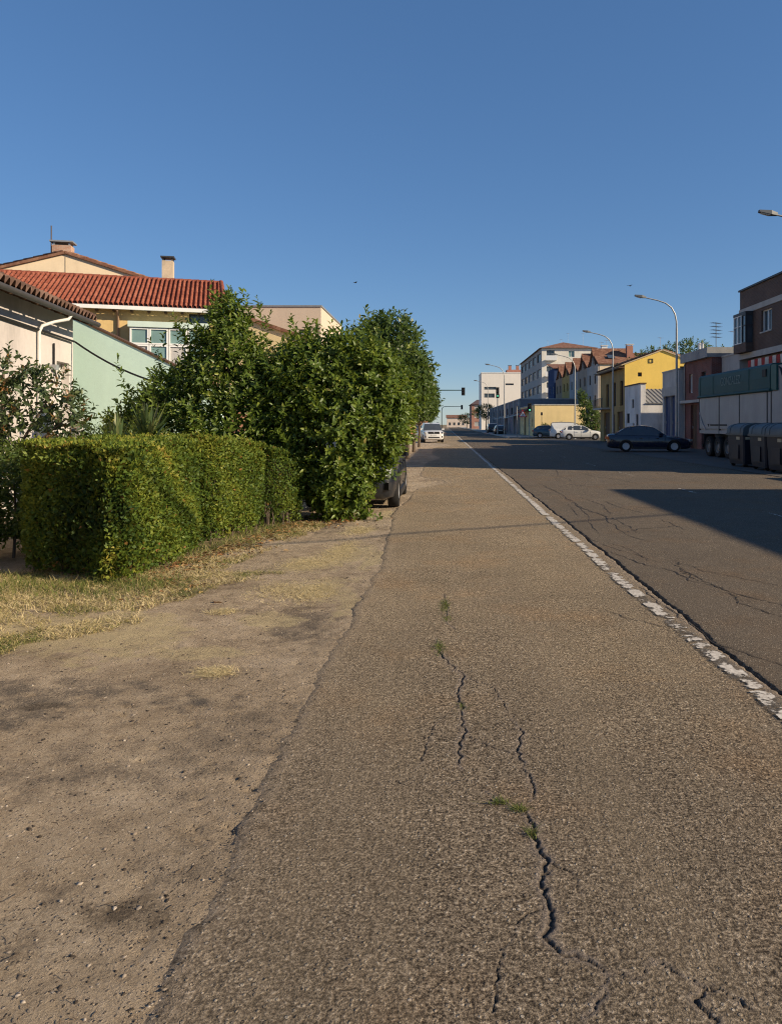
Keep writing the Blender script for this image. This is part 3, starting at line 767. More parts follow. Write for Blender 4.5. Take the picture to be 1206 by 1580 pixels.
# ---- reddish garden tree on the left
PHOT = leaf_mat('photinia_leaf', [(0, (.03, .05, .022)), (.5, (.06, .09, .035)), (.78, (.11, .13, .04)), (.88, (.17, .10, .035)), (1, (.21, .10, .035))], .4, .2)
bush('garden_tree', 'small garden tree with rust-tinged leaves before the pale house', 'tree', (-6.0, 10.5, -.03),
     [(-.25, 0, 2.35, .62, .5, .42), (.35, 0, 2.0, .5, .42, .40), (.68, -.05, 1.72, .36, .36, .42), (-.05, .05, 1.75, .45, .4, .36), (.1, .0, 1.3, .42, .35, .4), (-.8, .05, 2.1, .45, .45, .5)],
     400, 9, .105, .045, PHOT, 33, .5, .35, .22, .4,
     [([(-.35, .1, 0), (-.32, .1, .9), (-.25, .05, 1.6), (-.2, 0, 2.4)], .05, .015), ([(-.32, .1, 1.0), (-.65, .1, 1.7), (-.8, .05, 2.2)], .03, .01), ([(-.3, .1, .9), (.1, .05, 1.5), (.5, 0, 2.1)], .03, .01), ([(-.3, .1, 1.25), (.3, 0, 1.4), (.7, -.05, 1.7)], .022, .008)], warm=.32)
GARD = leaf_mat('garden_leaf', [(0, (.03, .06, .015)), (.5, (.08, .12, .02)), (1, (.2, .2, .04))], .5, .3)
bush('garden_shrub', 'low green shrub at the left edge beside the hedge end', 'shrub', (-5.25, 9.1, -.03), [(0, 0, .95, .34, .4, .45), (-.3, .1, .7, .4, .4, .5), (.1, 0, .55, .3, .3, .4), (-.35, -.3, .5, .4, .4, .5), (-.1, .4, 1.0, .4, .4, .4)], 900, 8, .075, .032, GARD, 34, .5, .25, .18, .5, [([(0, 0, 0), (.03, 0, .5), (0, 0, .95)], .02, .008)])
bush('garden_shrub', 'feathery light green shrub rising behind the near hedge block', 'shrub', (-4.75, 10.6, -.03), [(0, 0, 1.2, .55, .3, .5), (.5, .1, 1.15, .45, .3, .45), (-.45, 0, 1.1, .35, .3, .45)], 520, 8, .085, .022, GARD, 35, .5, .3, .22, 1.2, [([(0, 0, 0), (.03, 0, .5), (0, 0, 1.2)], .02, .008)], shape=4, warm=.2)

# ---- yuccas: sword leaves
YUC = leaf_mat('yucca_leaf', [(0, (.05, .085, .035)), (.6, (.10, .14, .05)), (1, (.20, .21, .08))], .45, .15)
def yucca(label, loc, h, n, ln, seed):
    r = np.random.default_rng(seed)
    root = thing('yucca', label, 'plant', loc, 0, 'yuccas behind the hedge')
    V, Fq, T = [], [], []
    for i in range(n):
        a = r.random() * 6.28; el = .25 + 1.25 * r.random() ** .7
        d = np.array([math.cos(a) * math.cos(el), math.sin(a) * math.cos(el), math.sin(el)])
        s = np.array([-math.sin(a), math.cos(a), 0]); L = ln * (.7 + .4 * r.random()); w = .022 + .008 * r.random()
        b_ = np.array([0, 0, h - .12 * r.random()])
        k = len(V)
        for t_, ww in ((0, .7), (.35, 1), (.75, .7), (1, .05)):
            c_ = b_ + d * L * t_ + np.array([0, 0, -.16 * L * t_ * t_ * math.cos(el)])
            V += [c_ + s * w * ww, c_ - s * w * ww]
        Fq += [(k, k + 1, k + 3, k + 2), (k + 2, k + 3, k + 5, k + 4), (k + 4, k + 5, k + 7, k + 6)]; T += [r.random()] * 8
    o = link('leaves', np_mesh('leaves', np.array(V), np.array(Fq), {'tint': np.array(T)}), YUC, root)
    branches(root, [([(0, 0, 0), (.02, .01, h * .5), (0, 0, h)], .07, .06)])
yucca('larger yucca with stiff sword leaves above the hedge by the tall laurel', (-4.32, 10.9, -.03), 1.40, 80, .62, 41)
yucca('yucca on the left of the pair, before the mint green wall', (-4.50, 10.25, -.03), 1.24, 70, .60, 42)

# ---- street trees in a row behind the laurels
TREE_M = leaf_mat('street_tree_leaf', [(0, (.028, .052, .013)), (.5, (.06, .10, .02)), (.85, (.10, .15, .03)), (1, (.17, .20, .04))], .45, .32)
for i, (X_, D_, H_, rx) in enumerate(((-1.62, 21.0, 4.85, 1.35), (-1.75, 27.5, 4.9, 1.4), (-1.75, 35.5, 4.8, 1.45), (-1.8, 44, 4.8, 1.5), (-1.8, 53.5, 4.8, 1.5), (-2.7, 84, 5.0, 1.7), (-2.5, 100, 5.0, 1.7))):
    lab = ['leafy street tree nearest the laurels, second crown', 'second street tree in the row behind the laurels', 'third street tree in the row along the verge', 'fourth street tree along the verge', 'fifth street tree, beside the white off-roader', 'sixth street tree, beyond the white off-roader', 'last street tree in the row before the junction'][i]
    if i == 0: lab = 'first and largest-looking street tree, just behind the big laurels'
    bush('street_tree', lab, 'tree', (X_, D_, -.03),
         [(0, 0, H_ - 1.55, rx * .9, rx * .9, 1.35), (.15, -.2, H_ - .85, rx * .5, rx * .55, .8), (-.35, .2, H_ - 1.0, rx * .55, rx * .6, .8), (.35, .3, H_ - 1.95, rx * .75, rx * .7, .9), (-.5, -.3, H_ - 2.0, rx * .7, rx * .7, .95)],
         900 if i < 3 else 600, 9, .17 if i < 3 else .21, .085 if i < 3 else .11, TREE_M, 50 + i, .6, .28, .38, .35,
         [([(0, 0, 0), (.03, .02, 1.0), (0, 0, 2.0), (.05, 0, H_ - 1.2)], .11, .03), ([(0, 0, 1.5), (.5, .1, 2.2), (.9, .2, 3.0)], .05, .02), ([(0, 0, 1.5), (-.5, -.1, 2.3), (-.9, -.2, 3.0)], .05, .02)], group='street trees along the left verge', shape=4)

# ---- trees on the slope behind the right-hand houses, far clumps
for lab, p, hh, rx, nm in (
        ('round tree rising behind the yellow gable house, left one', (24.2, 86, 0), 10.6, 2.4, 'background_tree'), ('broad tree behind the lamp post above the yellow gable', (27.5, 84, 0), 11.3, 2.9, 'background_tree'),
        ('tree behind the roof antenna of the dark red house', (31.5, 86, 0), 10.6, 2.2, 'background_tree'), ('low tree against the brown roof of the terraced houses', (21.5, 84, 0), 8.9, 2.2, 'background_tree'),
        ('dark tree at the far end of the street, right of the road', (13.2, 255, 0), 7.5, 3.5, 'background_tree'), ('pale far tree beside the brick block at the street end', (8.6, 285, 0), 6.0, 3.0, 'background_tree'),
        ('dark street tree in front of the far white block', (10.6, 190, 0), 7.0, 2.2, 'background_tree')):
    bush(nm, lab, 'tree', p, [(0, 0, hh - 2.1, rx, rx * .8, 2.0), (rx * .5, 0, hh - 1.5, rx * .5, rx * .5, 1.1), (-rx * .6, .2, hh - 1.8, rx * .55, rx * .5, 1.2), (.1, 0, hh - .9, rx * .45, rx * .4, .8)], 330, 8, .34, .17, TREE_M, int(p[0] * 7 + p[1]), .55, .35, .6, .3,
         [([(0, 0, 0), (.1, 0, hh * .4), (0, 0, hh - 1.2)], .16, .05)], group='trees behind the houses', shape=4)
bush('creeper_shrub', 'dark overhanging shrub between the tan wall and the yellow house', 'shrub', (16.3, 83.5, 0), [(0, 0, 2.0, 1.3, .8, 1.6), (-.5, 0, 3.6, .8, .7, .9), (-.9, 0, 4.7, .5, .5, .8), (.6, 0, 1.2, 1.0, .8, 1.2)], 380, 8, .3, .13, TREE_M, 77, .55, .3, .5, .3, [([(0, 0, 0), (-.2, 0, 2), (-.7, 0, 4.4)], .1, .03)], shape=4)
bush('creeper_shrub', 'small green shrub at the foot of the tan wall', 'shrub', (12.5, 92.6, .1), [(0, 0, .9, .5, .5, .8)], 90, 8, .22, .1, TREE_M, 78, .5, .3, .4, .3, [([(0, 0, 0), (0, 0, .9)], .03, .01)], shape=4)

# ---- grass: dry tufts and green blades by the hedge
GRASS_M = leaf_mat('grass_blade', [(0, (.07, .11, .025)), (.4, (.14, .16, .04)), (.6, (.38, .30, .13)), (1, (.64, .53, .31))], .7, .2, (.5, .42, .2), spec=.2)
def blades(name, label, P, h, w, tint, seed, lean=.6):
    r = np.random.default_rng(seed); n = len(P)
    a = r.random(n) * 6.28; s = np.c_[np.cos(a), np.sin(a), np.zeros(n)]
    ln = np.c_[r.normal(0, lean, (n, 2)) * h[:, None], np.zeros(n)]
    up = np.array([[0, 0, 1.]])
    m = P + up * (h * .55)[:, None] + ln * .35; tp = P + up * (h * (.85))[:, None] + ln
    V = np.stack([P - s * w[:, None], P + s * w[:, None], m + s * (w * .7)[:, None], m - s * (w * .7)[:, None], tp + s * (w * .12)[:, None], tp - s * (w * .12)[:, None]], 1)
    k = (np.arange(n) * 6)[:, None, None]
    Fq = k + np.array([[(0, 1, 2, 3), (3, 2, 4, 5)]])
    o = link(name, np_mesh(name, V.reshape(-1, 3), Fq.reshape(-1, 4), {'tint': np.repeat(tint, 6)}), GRASS_M)
    o['kind'] = 'stuff'; o['label'] = label
    return o
def scatter(n, fx, r):
    """fx(x, y) density 0..1 over the verge"""
    x = r.uniform(-6.5, -1.0, n * 6); y = r.uniform(4.5, 14.5, n * 6)
    k = r.random(len(x)) < fx(x, y); x, y = x[k][:n], y[k][:n]
    return np.c_[x, y, np.full(len(x), -.045)]
rg = np.random.default_rng(8)
def hedge_line(y): return -3.28 + .16 * (y - 8)
def d_green(x, y):
    f = np.exp(-((y - 7.45) / .42) ** 2) * (x < -2.75) * (x > -6.5) * (fbm(x * 3 + 40, y * 3, 101, 3) > .40)
    s = np.exp(-np.clip(x - hedge_line(y) + .05, 0, 9) / .10) * (x > hedge_line(y) - .3) * (y > 7.9) * (y < 12.5) * .55
    return np.clip(f + s, 0, 1)
P = scatter(15000, d_green, rg); n = len(P)
blades('green_grass', 'green grass at the foot of the hedge', P, .05 + .09 * rg.random(n), .0025 + .002 * rg.random(n), np.clip(rg.normal(.28, .2, n), 0, 1), 1, .5)
def d_dry(x, y):
    a = np.clip((fbm(x * 2.2 + 60, y * 2.2, 103, 4) - .27) * 6, .0, 1) * (x < -2.3 - .45 * (7 - y) + .8 * (fbm(x * 2, y * 2, 107, 3) - .5)) * (y > 5.0 + .3 * (fbm(x * 1.5 + 9, y * 0, 104, 2) - .5)) * (y < 8.2)
    b_ = .55 * np.clip((fbm(x * 3 + 60, y * 3, 105, 4) - .47) * 6, 0, 1) * (x > hedge_line(y) - .1) * (x < hedge_line(y) + .75) * (y > 7.5) * (y < 12.8)
    return np.clip(a + b_, 0, 1)
P = scatter(85000, d_dry, rg); n = len(P)
blades('dry_grass', 'yellow dry grass spreading from the hedge over the verge', P, .015 + .055 * rg.random(n) ** 1.3, .002 + .0025 * rg.random(n), np.clip(rg.normal(.78, .22, n) - .3 * (fbm(P[:, 0] * 2.5, P[:, 1] * 2.5 + 9, 111, 3) > .56), 0, 1), 2, 1.3)
# straw patches flattened on the verge
Ps = []
for px, py, rx, ry, m in ((333, 1030, .12, .09, 900), (345, 938, .13, .1, 500), (500, 905, .34, .5, 5200), (475, 868, .3, .5, 4400), (535, 848, .3, .8, 4200), (560, 815, .25, .5, 1600), (430, 905, .3, .4, 2000)):
    x0, y0 = gp(px, py); u = rg.normal(0, .5, (m, 2)); Ps.append(np.c_[x0 + rx * u[:, 0], y0 + ry * u[:, 1], np.full(m, -.036)])
P = np.concatenate(Ps); n = len(P)
blades('straw', 'flattened pale straw lying in patches on the verge', P, .008 + .02 * rg.random(n), .0015 + .0015 * rg.random(n), np.clip(rg.normal(.92, .1, n), 0, 1), 3, 2.6)
# tufts in the cracks of the shoulder
Ps = []
for px, py, rx, ry, m in ((686, 935, .03, .20, 420), (690, 955, .03, .08, 150), (678, 1000, .03, .14, 420), (772, 1240, .03, .012, 130), (802, 1250, .025, .016, 160), (818, 1286, .014, .03, 90), (712, 1090, .012, .06, 50)):
    x0, y0 = gp(px, py); u = rg.normal(0, .6, (m, 2)); Ps.append(np.c_[x0 + rx * u[:, 0], y0 + ry * u[:, 1], np.full(m, -.012)])
P = np.concatenate(Ps); n = len(P)
blades('crack_grass', 'green grass sprouting from the shoulder cracks', P, .014 + .026 * rg.random(n), .0014 + .0014 * rg.random(n), np.clip(rg.normal(.22, .16, n), 0, 1), 4, .8)
# fallen leaves below hedge and laurel
LITTER = leaf_mat('dead_leaf', [(0, (.10, .05, .025)), (.5, (.24, .11, .045)), (1, (.40, .27, .11))], .7, .1, spec=.2)
m = 1500
y = rg.uniform(7.6, 14, m); x = hedge_line(y) + np.abs(rg.normal(0, .28, m)) + .02
x[:420] = rg.normal(-2.0, .35, 420); y[:420] = rg.normal(12.7, .4, 420); x[420:560] = rg.normal(-2.75, .25, 140); y[420:560] = rg.normal(7.6, .35, 140)
o = link('fallen_leaves', leaf_mesh('fallen_leaves', np.c_[x, y, np.full(m, -.028) + .02 * rg.random(m)], np.c_[rg.normal(size=(m, 2)), np.zeros(m)], unit(np.c_[rg.normal(0, .4, (m, 2)), np.ones(m)]), .04 + .04 * rg.random(m), .02 + .015 * rg.random(m), rg.random(m), 8), LITTER)
o['kind'] = 'stuff'; o['label'] = 'rust brown fallen leaves along the hedge'
m = 700
y = 2.0 + 9 * rg.random(m) ** 1.5; x = edge_x(y) - .05 - (1.6 + .25 * y) * rg.random(m)
tw = MB()
for i in range(m):
    a_ = rg.random() * 3.14; l_ = .012 + .05 * rg.random() ** 3; z_ = -.012 + .004 * rg.random()
    tw.tube([(x[i], y[i], z_), (x[i] + l_ * math.cos(a_) * .5, y[i] + l_ * math.sin(a_) * .5 , z_ + .003), (x[i] + l_ * math.cos(a_ + .3), y[i] + l_ * math.sin(a_ + .3), z_)], .0012, 4)
o = tw.build('twigs', plain('dry_twig', (.10, .07, .045), .9, .4, 20)); o['kind'] = 'stuff'; o['label'] = 'small dry twigs scattered on the verge'
# pebbles and grit on the verge and the shoulder edge
def pebbles(name, label, P, rad, mat, seed):
    r = np.random.default_rng(seed); n = len(P)
    T = np.array([(1, 0, 0), (0, 1, 0), (-1, 0, 0), (0, -1, 0), (0, 0, .7), (.6, .6, .45), (-.6, .6, .45), (-.6, -.6, .45), (.6, -.6, .45)])
    Ft = np.array([(0, 5, 4, 8), (1, 6, 4, 5), (2, 7, 4, 6), (3, 8, 4, 7), (0, 1, 5, 5), (1, 2, 6, 6), (2, 3, 7, 7), (3, 0, 8, 8)])
    a = r.random(n) * 6.28; sc = rad[:, None] * (.6 + .8 * r.random((n, 3)))
    J = T[None] * (1 + .25 * r.normal(size=(n, 9, 1))) * sc[:, None, :]
    x = J[..., 0] * np.cos(a)[:, None] - J[..., 1] * np.sin(a)[:, None]; y = J[..., 0] * np.sin(a)[:, None] + J[..., 1] * np.cos(a)[:, None]
    V = np.stack([x, y, J[..., 2]], -1) + P[:, None, :]
    Fa = (np.arange(n) * 9)[:, None, None]
    tri = np.array([(0, 5, 4), (0, 4, 8), (1, 6, 4), (1, 4, 5), (2, 7, 4), (2, 4, 6), (3, 8, 4), (3, 4, 7), (0, 1, 5), (1, 2, 6), (2, 3, 7), (3, 0, 8)])
    o = link(name, np_mesh(name, V.reshape(-1, 3), (Fa + tri[None]).reshape(-1, 3), {'tint': np.repeat(r.random(n), 9)}), mat)
    o['kind'] = 'stuff'; o['label'] = label
STONE = leaf_mat('grit_stone', [(0, (.03, .024, .019)), (.45, (.09, .07, .052)), (.7, (.25, .2, .15)), (1, (.44, .37, .29))], .85, 0., spec=.2)
m = 15000
y = 1.6 + 12 * rg.random(m) ** 1.9; e_ = edge_x(y); x = e_ - .02 - (2.0 + .2 * y) * rg.random(m) ** 1.2
Xg, Yg, Zg = VERGE_GRID
def vz(x, y):
    """height of the verge sheet under a point"""
    i = np.clip(np.searchsorted(Yg[:, 0], y) - 1, 0, len(Yg) - 2)
    off = (edge_x(y) + .12) - x
    j = np.clip(np.searchsorted(Xg[0, 0] - Xg[0], off) - 1, 0, Xg.shape[1] - 2)
    return np.minimum(Zg[i, j], Zg[i + 1, j + 1])
pebbles('gravel', 'loose grit and pebbles on the verge', np.c_[x, y, vz(x, y) - .001], .002 + .0075 * rg.random(m) ** 5, STONE, 5)
m = 1600
y = 1.7 + 8 * rg.random(m) ** 1.8; x = edge_x(y) + np.where(rg.random(m) < .6, np.abs(rg.normal(0, .08, m)), rg.random(m) * 2.6)
pebbles('grit', 'scattered grit on the shoulder', np.c_[x, y, np.full(m, -.004)], .0018 + .0035 * rg.random(m) ** 3, STONE, 6)
# ------------------------------------------------------------------ buildings
GLASS = glass('window_glass', (.035, .045, .055))
GLASS_G = glass('gallery_glass', (.10, .16, .15))
CURTAIN = plain('curtain_behind_pane', (.40, .38, .36), .25, .25, 2, spec=.6)
WHITE_F = plain('white_frame', (.72, .72, .70), .5, .08, 3)
DARK_F = plain('dark_frame', (.045, .045, .05), .5, .1, 3)
BROWN_W = plain('brown_wood', (.10, .055, .03), .7, .3, 5)
ZINC = metal('zinc', (.30, .31, .32), .5)
CONC = plain('concrete_trim', (.42, .41, .39), .85, .2, 1.2, .3, 40, streak=.3)
BLACK = plain('black_rubber', (.012, .012, .013), .7, .2, 6)
TILE_RED = tile_mat('red_roof_tile', (.19, .055, .034), (.245, .074, .045), (.30, .105, .066))
TILE_DRK = tile_mat('weathered_dark_tile', (.085, .05, .038), (.12, .07, .05), (.16, .10, .075))
TILE_BRN = tile_mat('brown_roof_tile', (.16, .075, .05), (.22, .11, .07), (.28, .155, .10))

def vec(*a): return Vector(a)
def window(root, o, u, n, w, h, frame=WHITE_F, pane=GLASS, mull=(1, 0), fw=.055, depth=.1, sill=None, name='window'):
    """o: lower left corner on the wall face; the frame sits depth behind the face"""
    o, u, n = Vector(o), Vector(u), Vector(n); z = vec(0, 0, 1)
    b = o - n * depth
    mb = MB()
    def bar(a0, a1, b0, b1, t=.05):
        mb.prism([(a0, b0), (a1, b0), (a1, b1), (a0, b1)], b - n * t, u, z, n * (t + .03))
    bar(0, w, 0, fw); bar(0, w, h - fw, h); bar(0, fw, fw, h - fw); bar(w - fw, w, fw, h - fw)
    for i in range(mull[0]):
        x = w * (i + 1) / (mull[0] + 1); bar(x - fw * .45, x + fw * .45, fw, h - fw)
    for i in range(mull[1]):
        q = h * (i + 1) / (mull[1] + 1) + h * .12; bar(fw, w - fw, q - fw * .4, q + fw * .4, .045)
    f = mb.build(name, frame, root)
    MB().prism([(.01, .01), (w - .01, .01), (w - .01, h - .01), (.01, h - .01)], b - n * .035, u, z, n * .012).build('pane', pane, f)
    if sill: MB().prism([(-.08, -.07), (w + .08, -.07), (w + .08, 0), (-.08, 0)], o - n * depth, u, z, n * (depth + .06)).build('sill', sill, f)
    return f
def door(root, o, u, n, w, h, mat, depth=.12, ribs=4, name='door', handle=True):
    o, u, n = Vector(o), Vector(u), Vector(n); z = vec(0, 0, 1); b = o - n * depth
    mb = MB(); mb.prism([(0, 0), (w, 0), (w, h), (0, h)], b - n * .06, u, z, n * .06)
    for i in range(ribs):
        a = w * (i + .08) / ribs; c = w * (i + .92) / ribs
        mb.prism([(a, .12), (c, .12), (c, h - .12), (a, h - .12)], b + n * .0005, u, z, n * .022)
    d = mb.build(name, mat, root)
    if handle: MB().prism([(w * .86, h * .46), (w * .9, h * .46), (w * .9, h * .52), (w * .86, h * .52)], b + n * .023, u, z, n * .05).build('handle', ZINC, d)
    return d
def facade(mb, root, o, u, n, W, H, ops, depth=.16, z0=0.):
    o, u, n = Vector(o), Vector(u), Vector(n); z = vec(0, 0, 1)
    xs = sorted({0, W} | {q for p in ops for q in (p['x'], p['x'] + p['w'])})
    zs = sorted({z0, H} | {q for p in ops for q in (p['z'], p['z'] + p['h'])})
    for a, b in zip(xs, xs[1:]):
        for c, d in zip(zs, zs[1:]):
            mx, mz = (a + b) / 2, (c + d) / 2
            if any(p['x'] < mx < p['x'] + p['w'] and p['z'] < mz < p['z'] + p['h'] for p in ops): continue
            mb.quad(o + u * a + z * c, o + u * b + z * c, o + u * b + z * d, o + u * a + z * d)
    for p in ops:
        a, b, c, d = p['x'], p['x'] + p['w'], p['z'], p['z'] + p['h']
        q = [(a, c), (b, c), (b, d), (a, d)]
        dp = n * -(depth + .12)
        for (x1, z1), (x2, z2) in zip(q, q[1:] + q[:1]):
            A, B = o + u * x1 + z * z1, o + u * x2 + z * z2
            mb.quad(A, B, B + dp, A + dp)
        k = p.get('kind', 'win')
        ob = o + u * a + z * c
        if k == 'win': window(root, ob, u, n, p['w'], p['h'], p.get('frame', WHITE_F), p.get('pane', GLASS), p.get('mull', (1, 0)), p.get('fw', .055), depth, p.get('sill'))
        elif k == 'door': door(root, ob, u, n, p['w'], p['h'], p.get('mat', BROWN_W), depth, p.get('ribs', 2), p.get('name', 'door'))
def W_(x, w, z, h, **k): return dict(x=x, w=w, z=z, h=h, **k)
def shell(mb, root, dx, dy, H, street=(), end=(), depth=.16, x0=0., z0=-.1):
    """walls of a box house: local x away from the street, local y along it"""
    facade(mb, root, (x0, 0, 0), (0, 1, 0), (-1, 0, 0), dy, H, list(street), depth, z0)
    facade(mb, root, (x0, 0, 0), (1, 0, 0), (0, -1, 0), dx - x0, H, list(end), depth, z0)
    mb.quad((dx, 0, z0), (dx, dy, z0), (dx, dy, H), (dx, 0, H)); mb.quad((x0, dy, z0), (dx, dy, z0), (dx, dy, H), (x0, dy, H))
    mb.quad((x0, 0, H), (dx, 0, H), (dx, dy, H), (x0, dy, H))
def slab(a, b, c, d, t):
    """thick roof plane from four upper corners"""
    a, b, c, d = map(Vector, (a, b, c, d)); n = (b - a).cross(d - a).normalized() * t
    if n.z < 0: n = -n
    return MB().add([a - n, b - n, c - n, d - n, a, b, c, d], [(3, 2, 1, 0), (4, 5, 6, 7), (0, 1, 5, 4), (1, 2, 6, 5), (2, 3, 7, 6), (3, 0, 4, 7)])
def tile_slope(name, root, o, u, v, L, W, mat, col=.2, row=.36, seg=6):
    """barrel tiles: o lower-left of the slope, u along the eave, v up the slope"""
    o, u, v = Vector(o), Vector(u).normalized(), Vector(v).normalized(); n = u.cross(v).normalized()
    if n.z < 0: n = -n
    nc, nr = int(L / col), int(W / row)
    s = np.linspace(0, nc * col, nc * seg + 1); ph = (s / col) % 1
    prof = np.where(ph < .62, .075 * np.sin(np.pi * np.clip(ph / .62, 0, 1)) ** .7, -.055 * np.sin(np.pi * (ph - .62) / .38))
    t, lift, jit = [], [], []
    for i in range(nr):
        t += [i * row, i * row + .02, (i + 1) * row - .001]; lift += [.012 if i else 0, .034, .006]
    t = np.array(t); lift = np.array(lift)
    H = prof[None, :] + lift[:, None] + .012 * (vnoise(np.floor(s / col)[None, :] * 3.7 + 5, np.floor((t + .001) / row)[:, None] * 5.3 + 9, 3) - .5)
    P = np.array(o)[None, None] + np.array(u)[None, None] * s[None, :, None] + np.array(v)[None, None] * t[:, None, None] + np.array(n)[None, None] * H[..., None]
    nr_, nc_ = H.shape; idx = np.arange(nr_ * nc_).reshape(nr_, nc_)
    Fq = np.stack([idx[:-1, :-1], idx[:-1, 1:], idx[1:, 1:], idx[1:, :-1]], -1).reshape(-1, 4)
    return link(name, np_mesh(name, P.reshape(-1, 3), Fq), mat, root)
def ridge_tiles(root, a, b, mat, step=.33):
    a, b = Vector(a), Vector(b); n = int((b - a).length / step); mb = MB()
    for i in range(n):
        p, q = a.lerp(b, i / n), a.lerp(b, (i + 1.08) / n)
        mb.tube([p, q], [.085, .10], 8)
    return mb.build('ridge_tiles', mat, root)
def chimney(root, x, y, z0, z1, w, mat, cap=CONC, d=None, name='chimney'):
    d = d or w
    c = MB().box(x - w / 2, x + w / 2, y - d / 2, y + d / 2, z0, z1).build(name, mat, root)
    k = MB(); k.box(x - w * .62, x + w * .62, y - d * .62, y + d * .62, z1 + .16, z1 + .24)
    for sx in (-1, 1):
        for sy in (-1, 1): k.box(x + sx * w * .4 - .04, x + sx * w * .4 + .04, y + sy * d * .4 - .04, y + sy * d * .4 + .04, z1 - .01, z1 + .159)
    k.build('cap', cap, c)
    return c
def antenna(root, x, y, z0, z1, mat=ZINC, arms=1):
    mb = MB(); mb.tube([(x, y, z0), (x, y, z1)], .02, 6)
    for i in range(arms):
        z = z1 - .05 - .22 * i
        mb.tube([(x - .35, y - .2, z), (x + .35, y + .2, z)], .012, 5)
        for k in range(6):
            t_ = -.32 + .128 * k; mb.tube([(x + t_ + .09, y + t_ * .57 - .16, z), (x + t_ - .09, y + t_ * .57 + .16, z)], .008, 4)
    return mb.build('antenna', mat, root)
def drain(root, pts, r, mat, name='downpipe'): return MB().tube(pts, r, 8).build(name, mat, root, 50)

# ============ left side
# pale single-storey house, seen along its street wall
PALE = stucco('pale_pink_render', (.54, .49, .46), .3, .12)
h = thing('pale_house', 'pale pinkish low house with dark eaves at the left edge', 'house', (-7.96, 16, -.03), R(7.8))
wm = MB()
facade(wm, h, (0, 0, 0), (0, -1, 0), (1, 0, 0), 13, 3.95, [W_(.22, .70, 1.7, 1.22, pane=CURTAIN, sill=CONC), W_(5, 1.0, 1.7, 1.2, pane=CURTAIN), W_(8, 1.0, 0, 2.2, kind='door')], .2)
wm.quad((0, 0, -.1), (-6, 0, -.1), (-6, 0, 3.95), (0, 0, 3.95)); wm.quad((-6, 0, -.1), (-6, -13, -.1), (-6, -13, 3.95), (-6, 0, 3.95)); wm.quad((0, -13, -.1), (-6, -13, -.1), (-6, -13, 3.95), (0, -13, 3.95))
wm.add([(0, 0, 3.95), (-6, 0, 3.95), (-3, 0, 4.95)], [(0, 1, 2)]); wm.add([(0, -13, 3.95), (-6, -13, 3.95), (-3, -13, 4.95)], [(0, 1, 2)])
wm.build('wall', PALE, h)
sl = .34
rz_ = lambda x: 3.98 + (.40 - x) * sl - .10
b = slab((.40, .16, rz_(.40)), (.40, -13.3, rz_(.40)), (-3, -13.3, rz_(-3)), (-3, .16, rz_(-3)), .05).build('roof_boards', plain('eave_boards', (.16, .12, .09), .85, .3, 4), h)
slab((-6.4, .16, rz_(.40)), (-6.4, -13.3, rz_(.40)), (-3, -13.3, rz_(-3)), (-3, .16, rz_(-3)), .05).build('roof_boards', MATS['eave_boards'], h)
tile_slope('roof_tiles', h, (.46, -13.3, rz_(.40) + .02), (0, 1, 0), (-1, 0, sl), 13.45, 3.65, TILE_DRK)
tile_slope('roof_tiles', h, (-6.46, -13.3, rz_(.40) + .02), (0, 1, 0), (1, 0, sl), 13.45, 3.65, TILE_DRK)
ridge_tiles(h, (-3, -13.3, rz_(-3) + .06), (-3, .16, rz_(-3) + .06), TILE_BRN)
for i in range(24):
    y = .12 - i * .55
    MB().prism([(.36, rz_(.36) - .13), (-.02, rz_(-.02) - .13), (-.02, rz_(-.02) - .052), (.36, rz_(.36) - .052)], (0, y, 0), (1, 0, 0), (0, 0, 1), (0, -.09, 0)).build('rafter', BROWN_W, h)
g = MB(); g.tube([(.47, .16, 3.80), (.47, -13.2, 3.78)], .055, 8); g.build('gutter', plain('dark_gutter', (.055, .05, .047), .6, .2, 4), h, 50)
drain(h, [(.47, -1.5, 3.76), (.44, -1.55, 3.68), (.25, -1.75, 3.60), (.10, -1.92, 3.50), (.055, -1.95, 3.38), (.055, -1.95, .1)], .032, plain('white_pipe', (.62, .60, .57), .5, .1, 4), 'downpipe')
drain(h, [(.03, -1.15, 3.25), (.03, -1.15, 2.75), (.06, -1.05, 2.5)], .02, BLACK, 'conduit')
MB().box(.004, .10, -1.25, -1.08, 2.72, 2.82).build('junction_box', ZINC, h)
MB().tube([(.03, -12.5, 3.50), (.05, -8, 3.46), (.05, -4, 3.44), (.06, -.1, 3.40)], .022, 6).build('wall_cable', BLACK, h)

# service cable from the pale house down to a post in the laurels
pts = []
a0, b0_ = Vector((-7.86, 15.9, 3.36)), Vector((-4.9, 14.6, 2.28))
for i in range(15):
    t_ = i / 14; p = a0.lerp(b0_, t_); p.z -= .30 * 4 * t_ * (1 - t_) * .6; pts.append(p)
tag(MB().tube(pts, .02, 6).build('service_cable', BLACK), 'dark sagging cable running from the pale house across the green wall', 'cable')
fp = thing('fence_post', 'slim grey post between the garden tree and the yuccas', 'post', (-5.42, 11.0, -.03))
mb = MB(); mb.box(-.075, .075, -.06, .06, 0, 1.76); mb.box(-.085, .085, -.07, .07, 1.762, 1.80); mb.build('shaft', CONC, fp)
fp = thing('fence_post', 'thin timber post hidden among the laurels that holds the cable', 'post', (-4.9, 14.6, -.03))
mb = MB(); mb.tube([(0, 0, 0), (0, 0, 2.4)], [.06, .05], 8); mb.build('shaft', BROWN_W, fp)

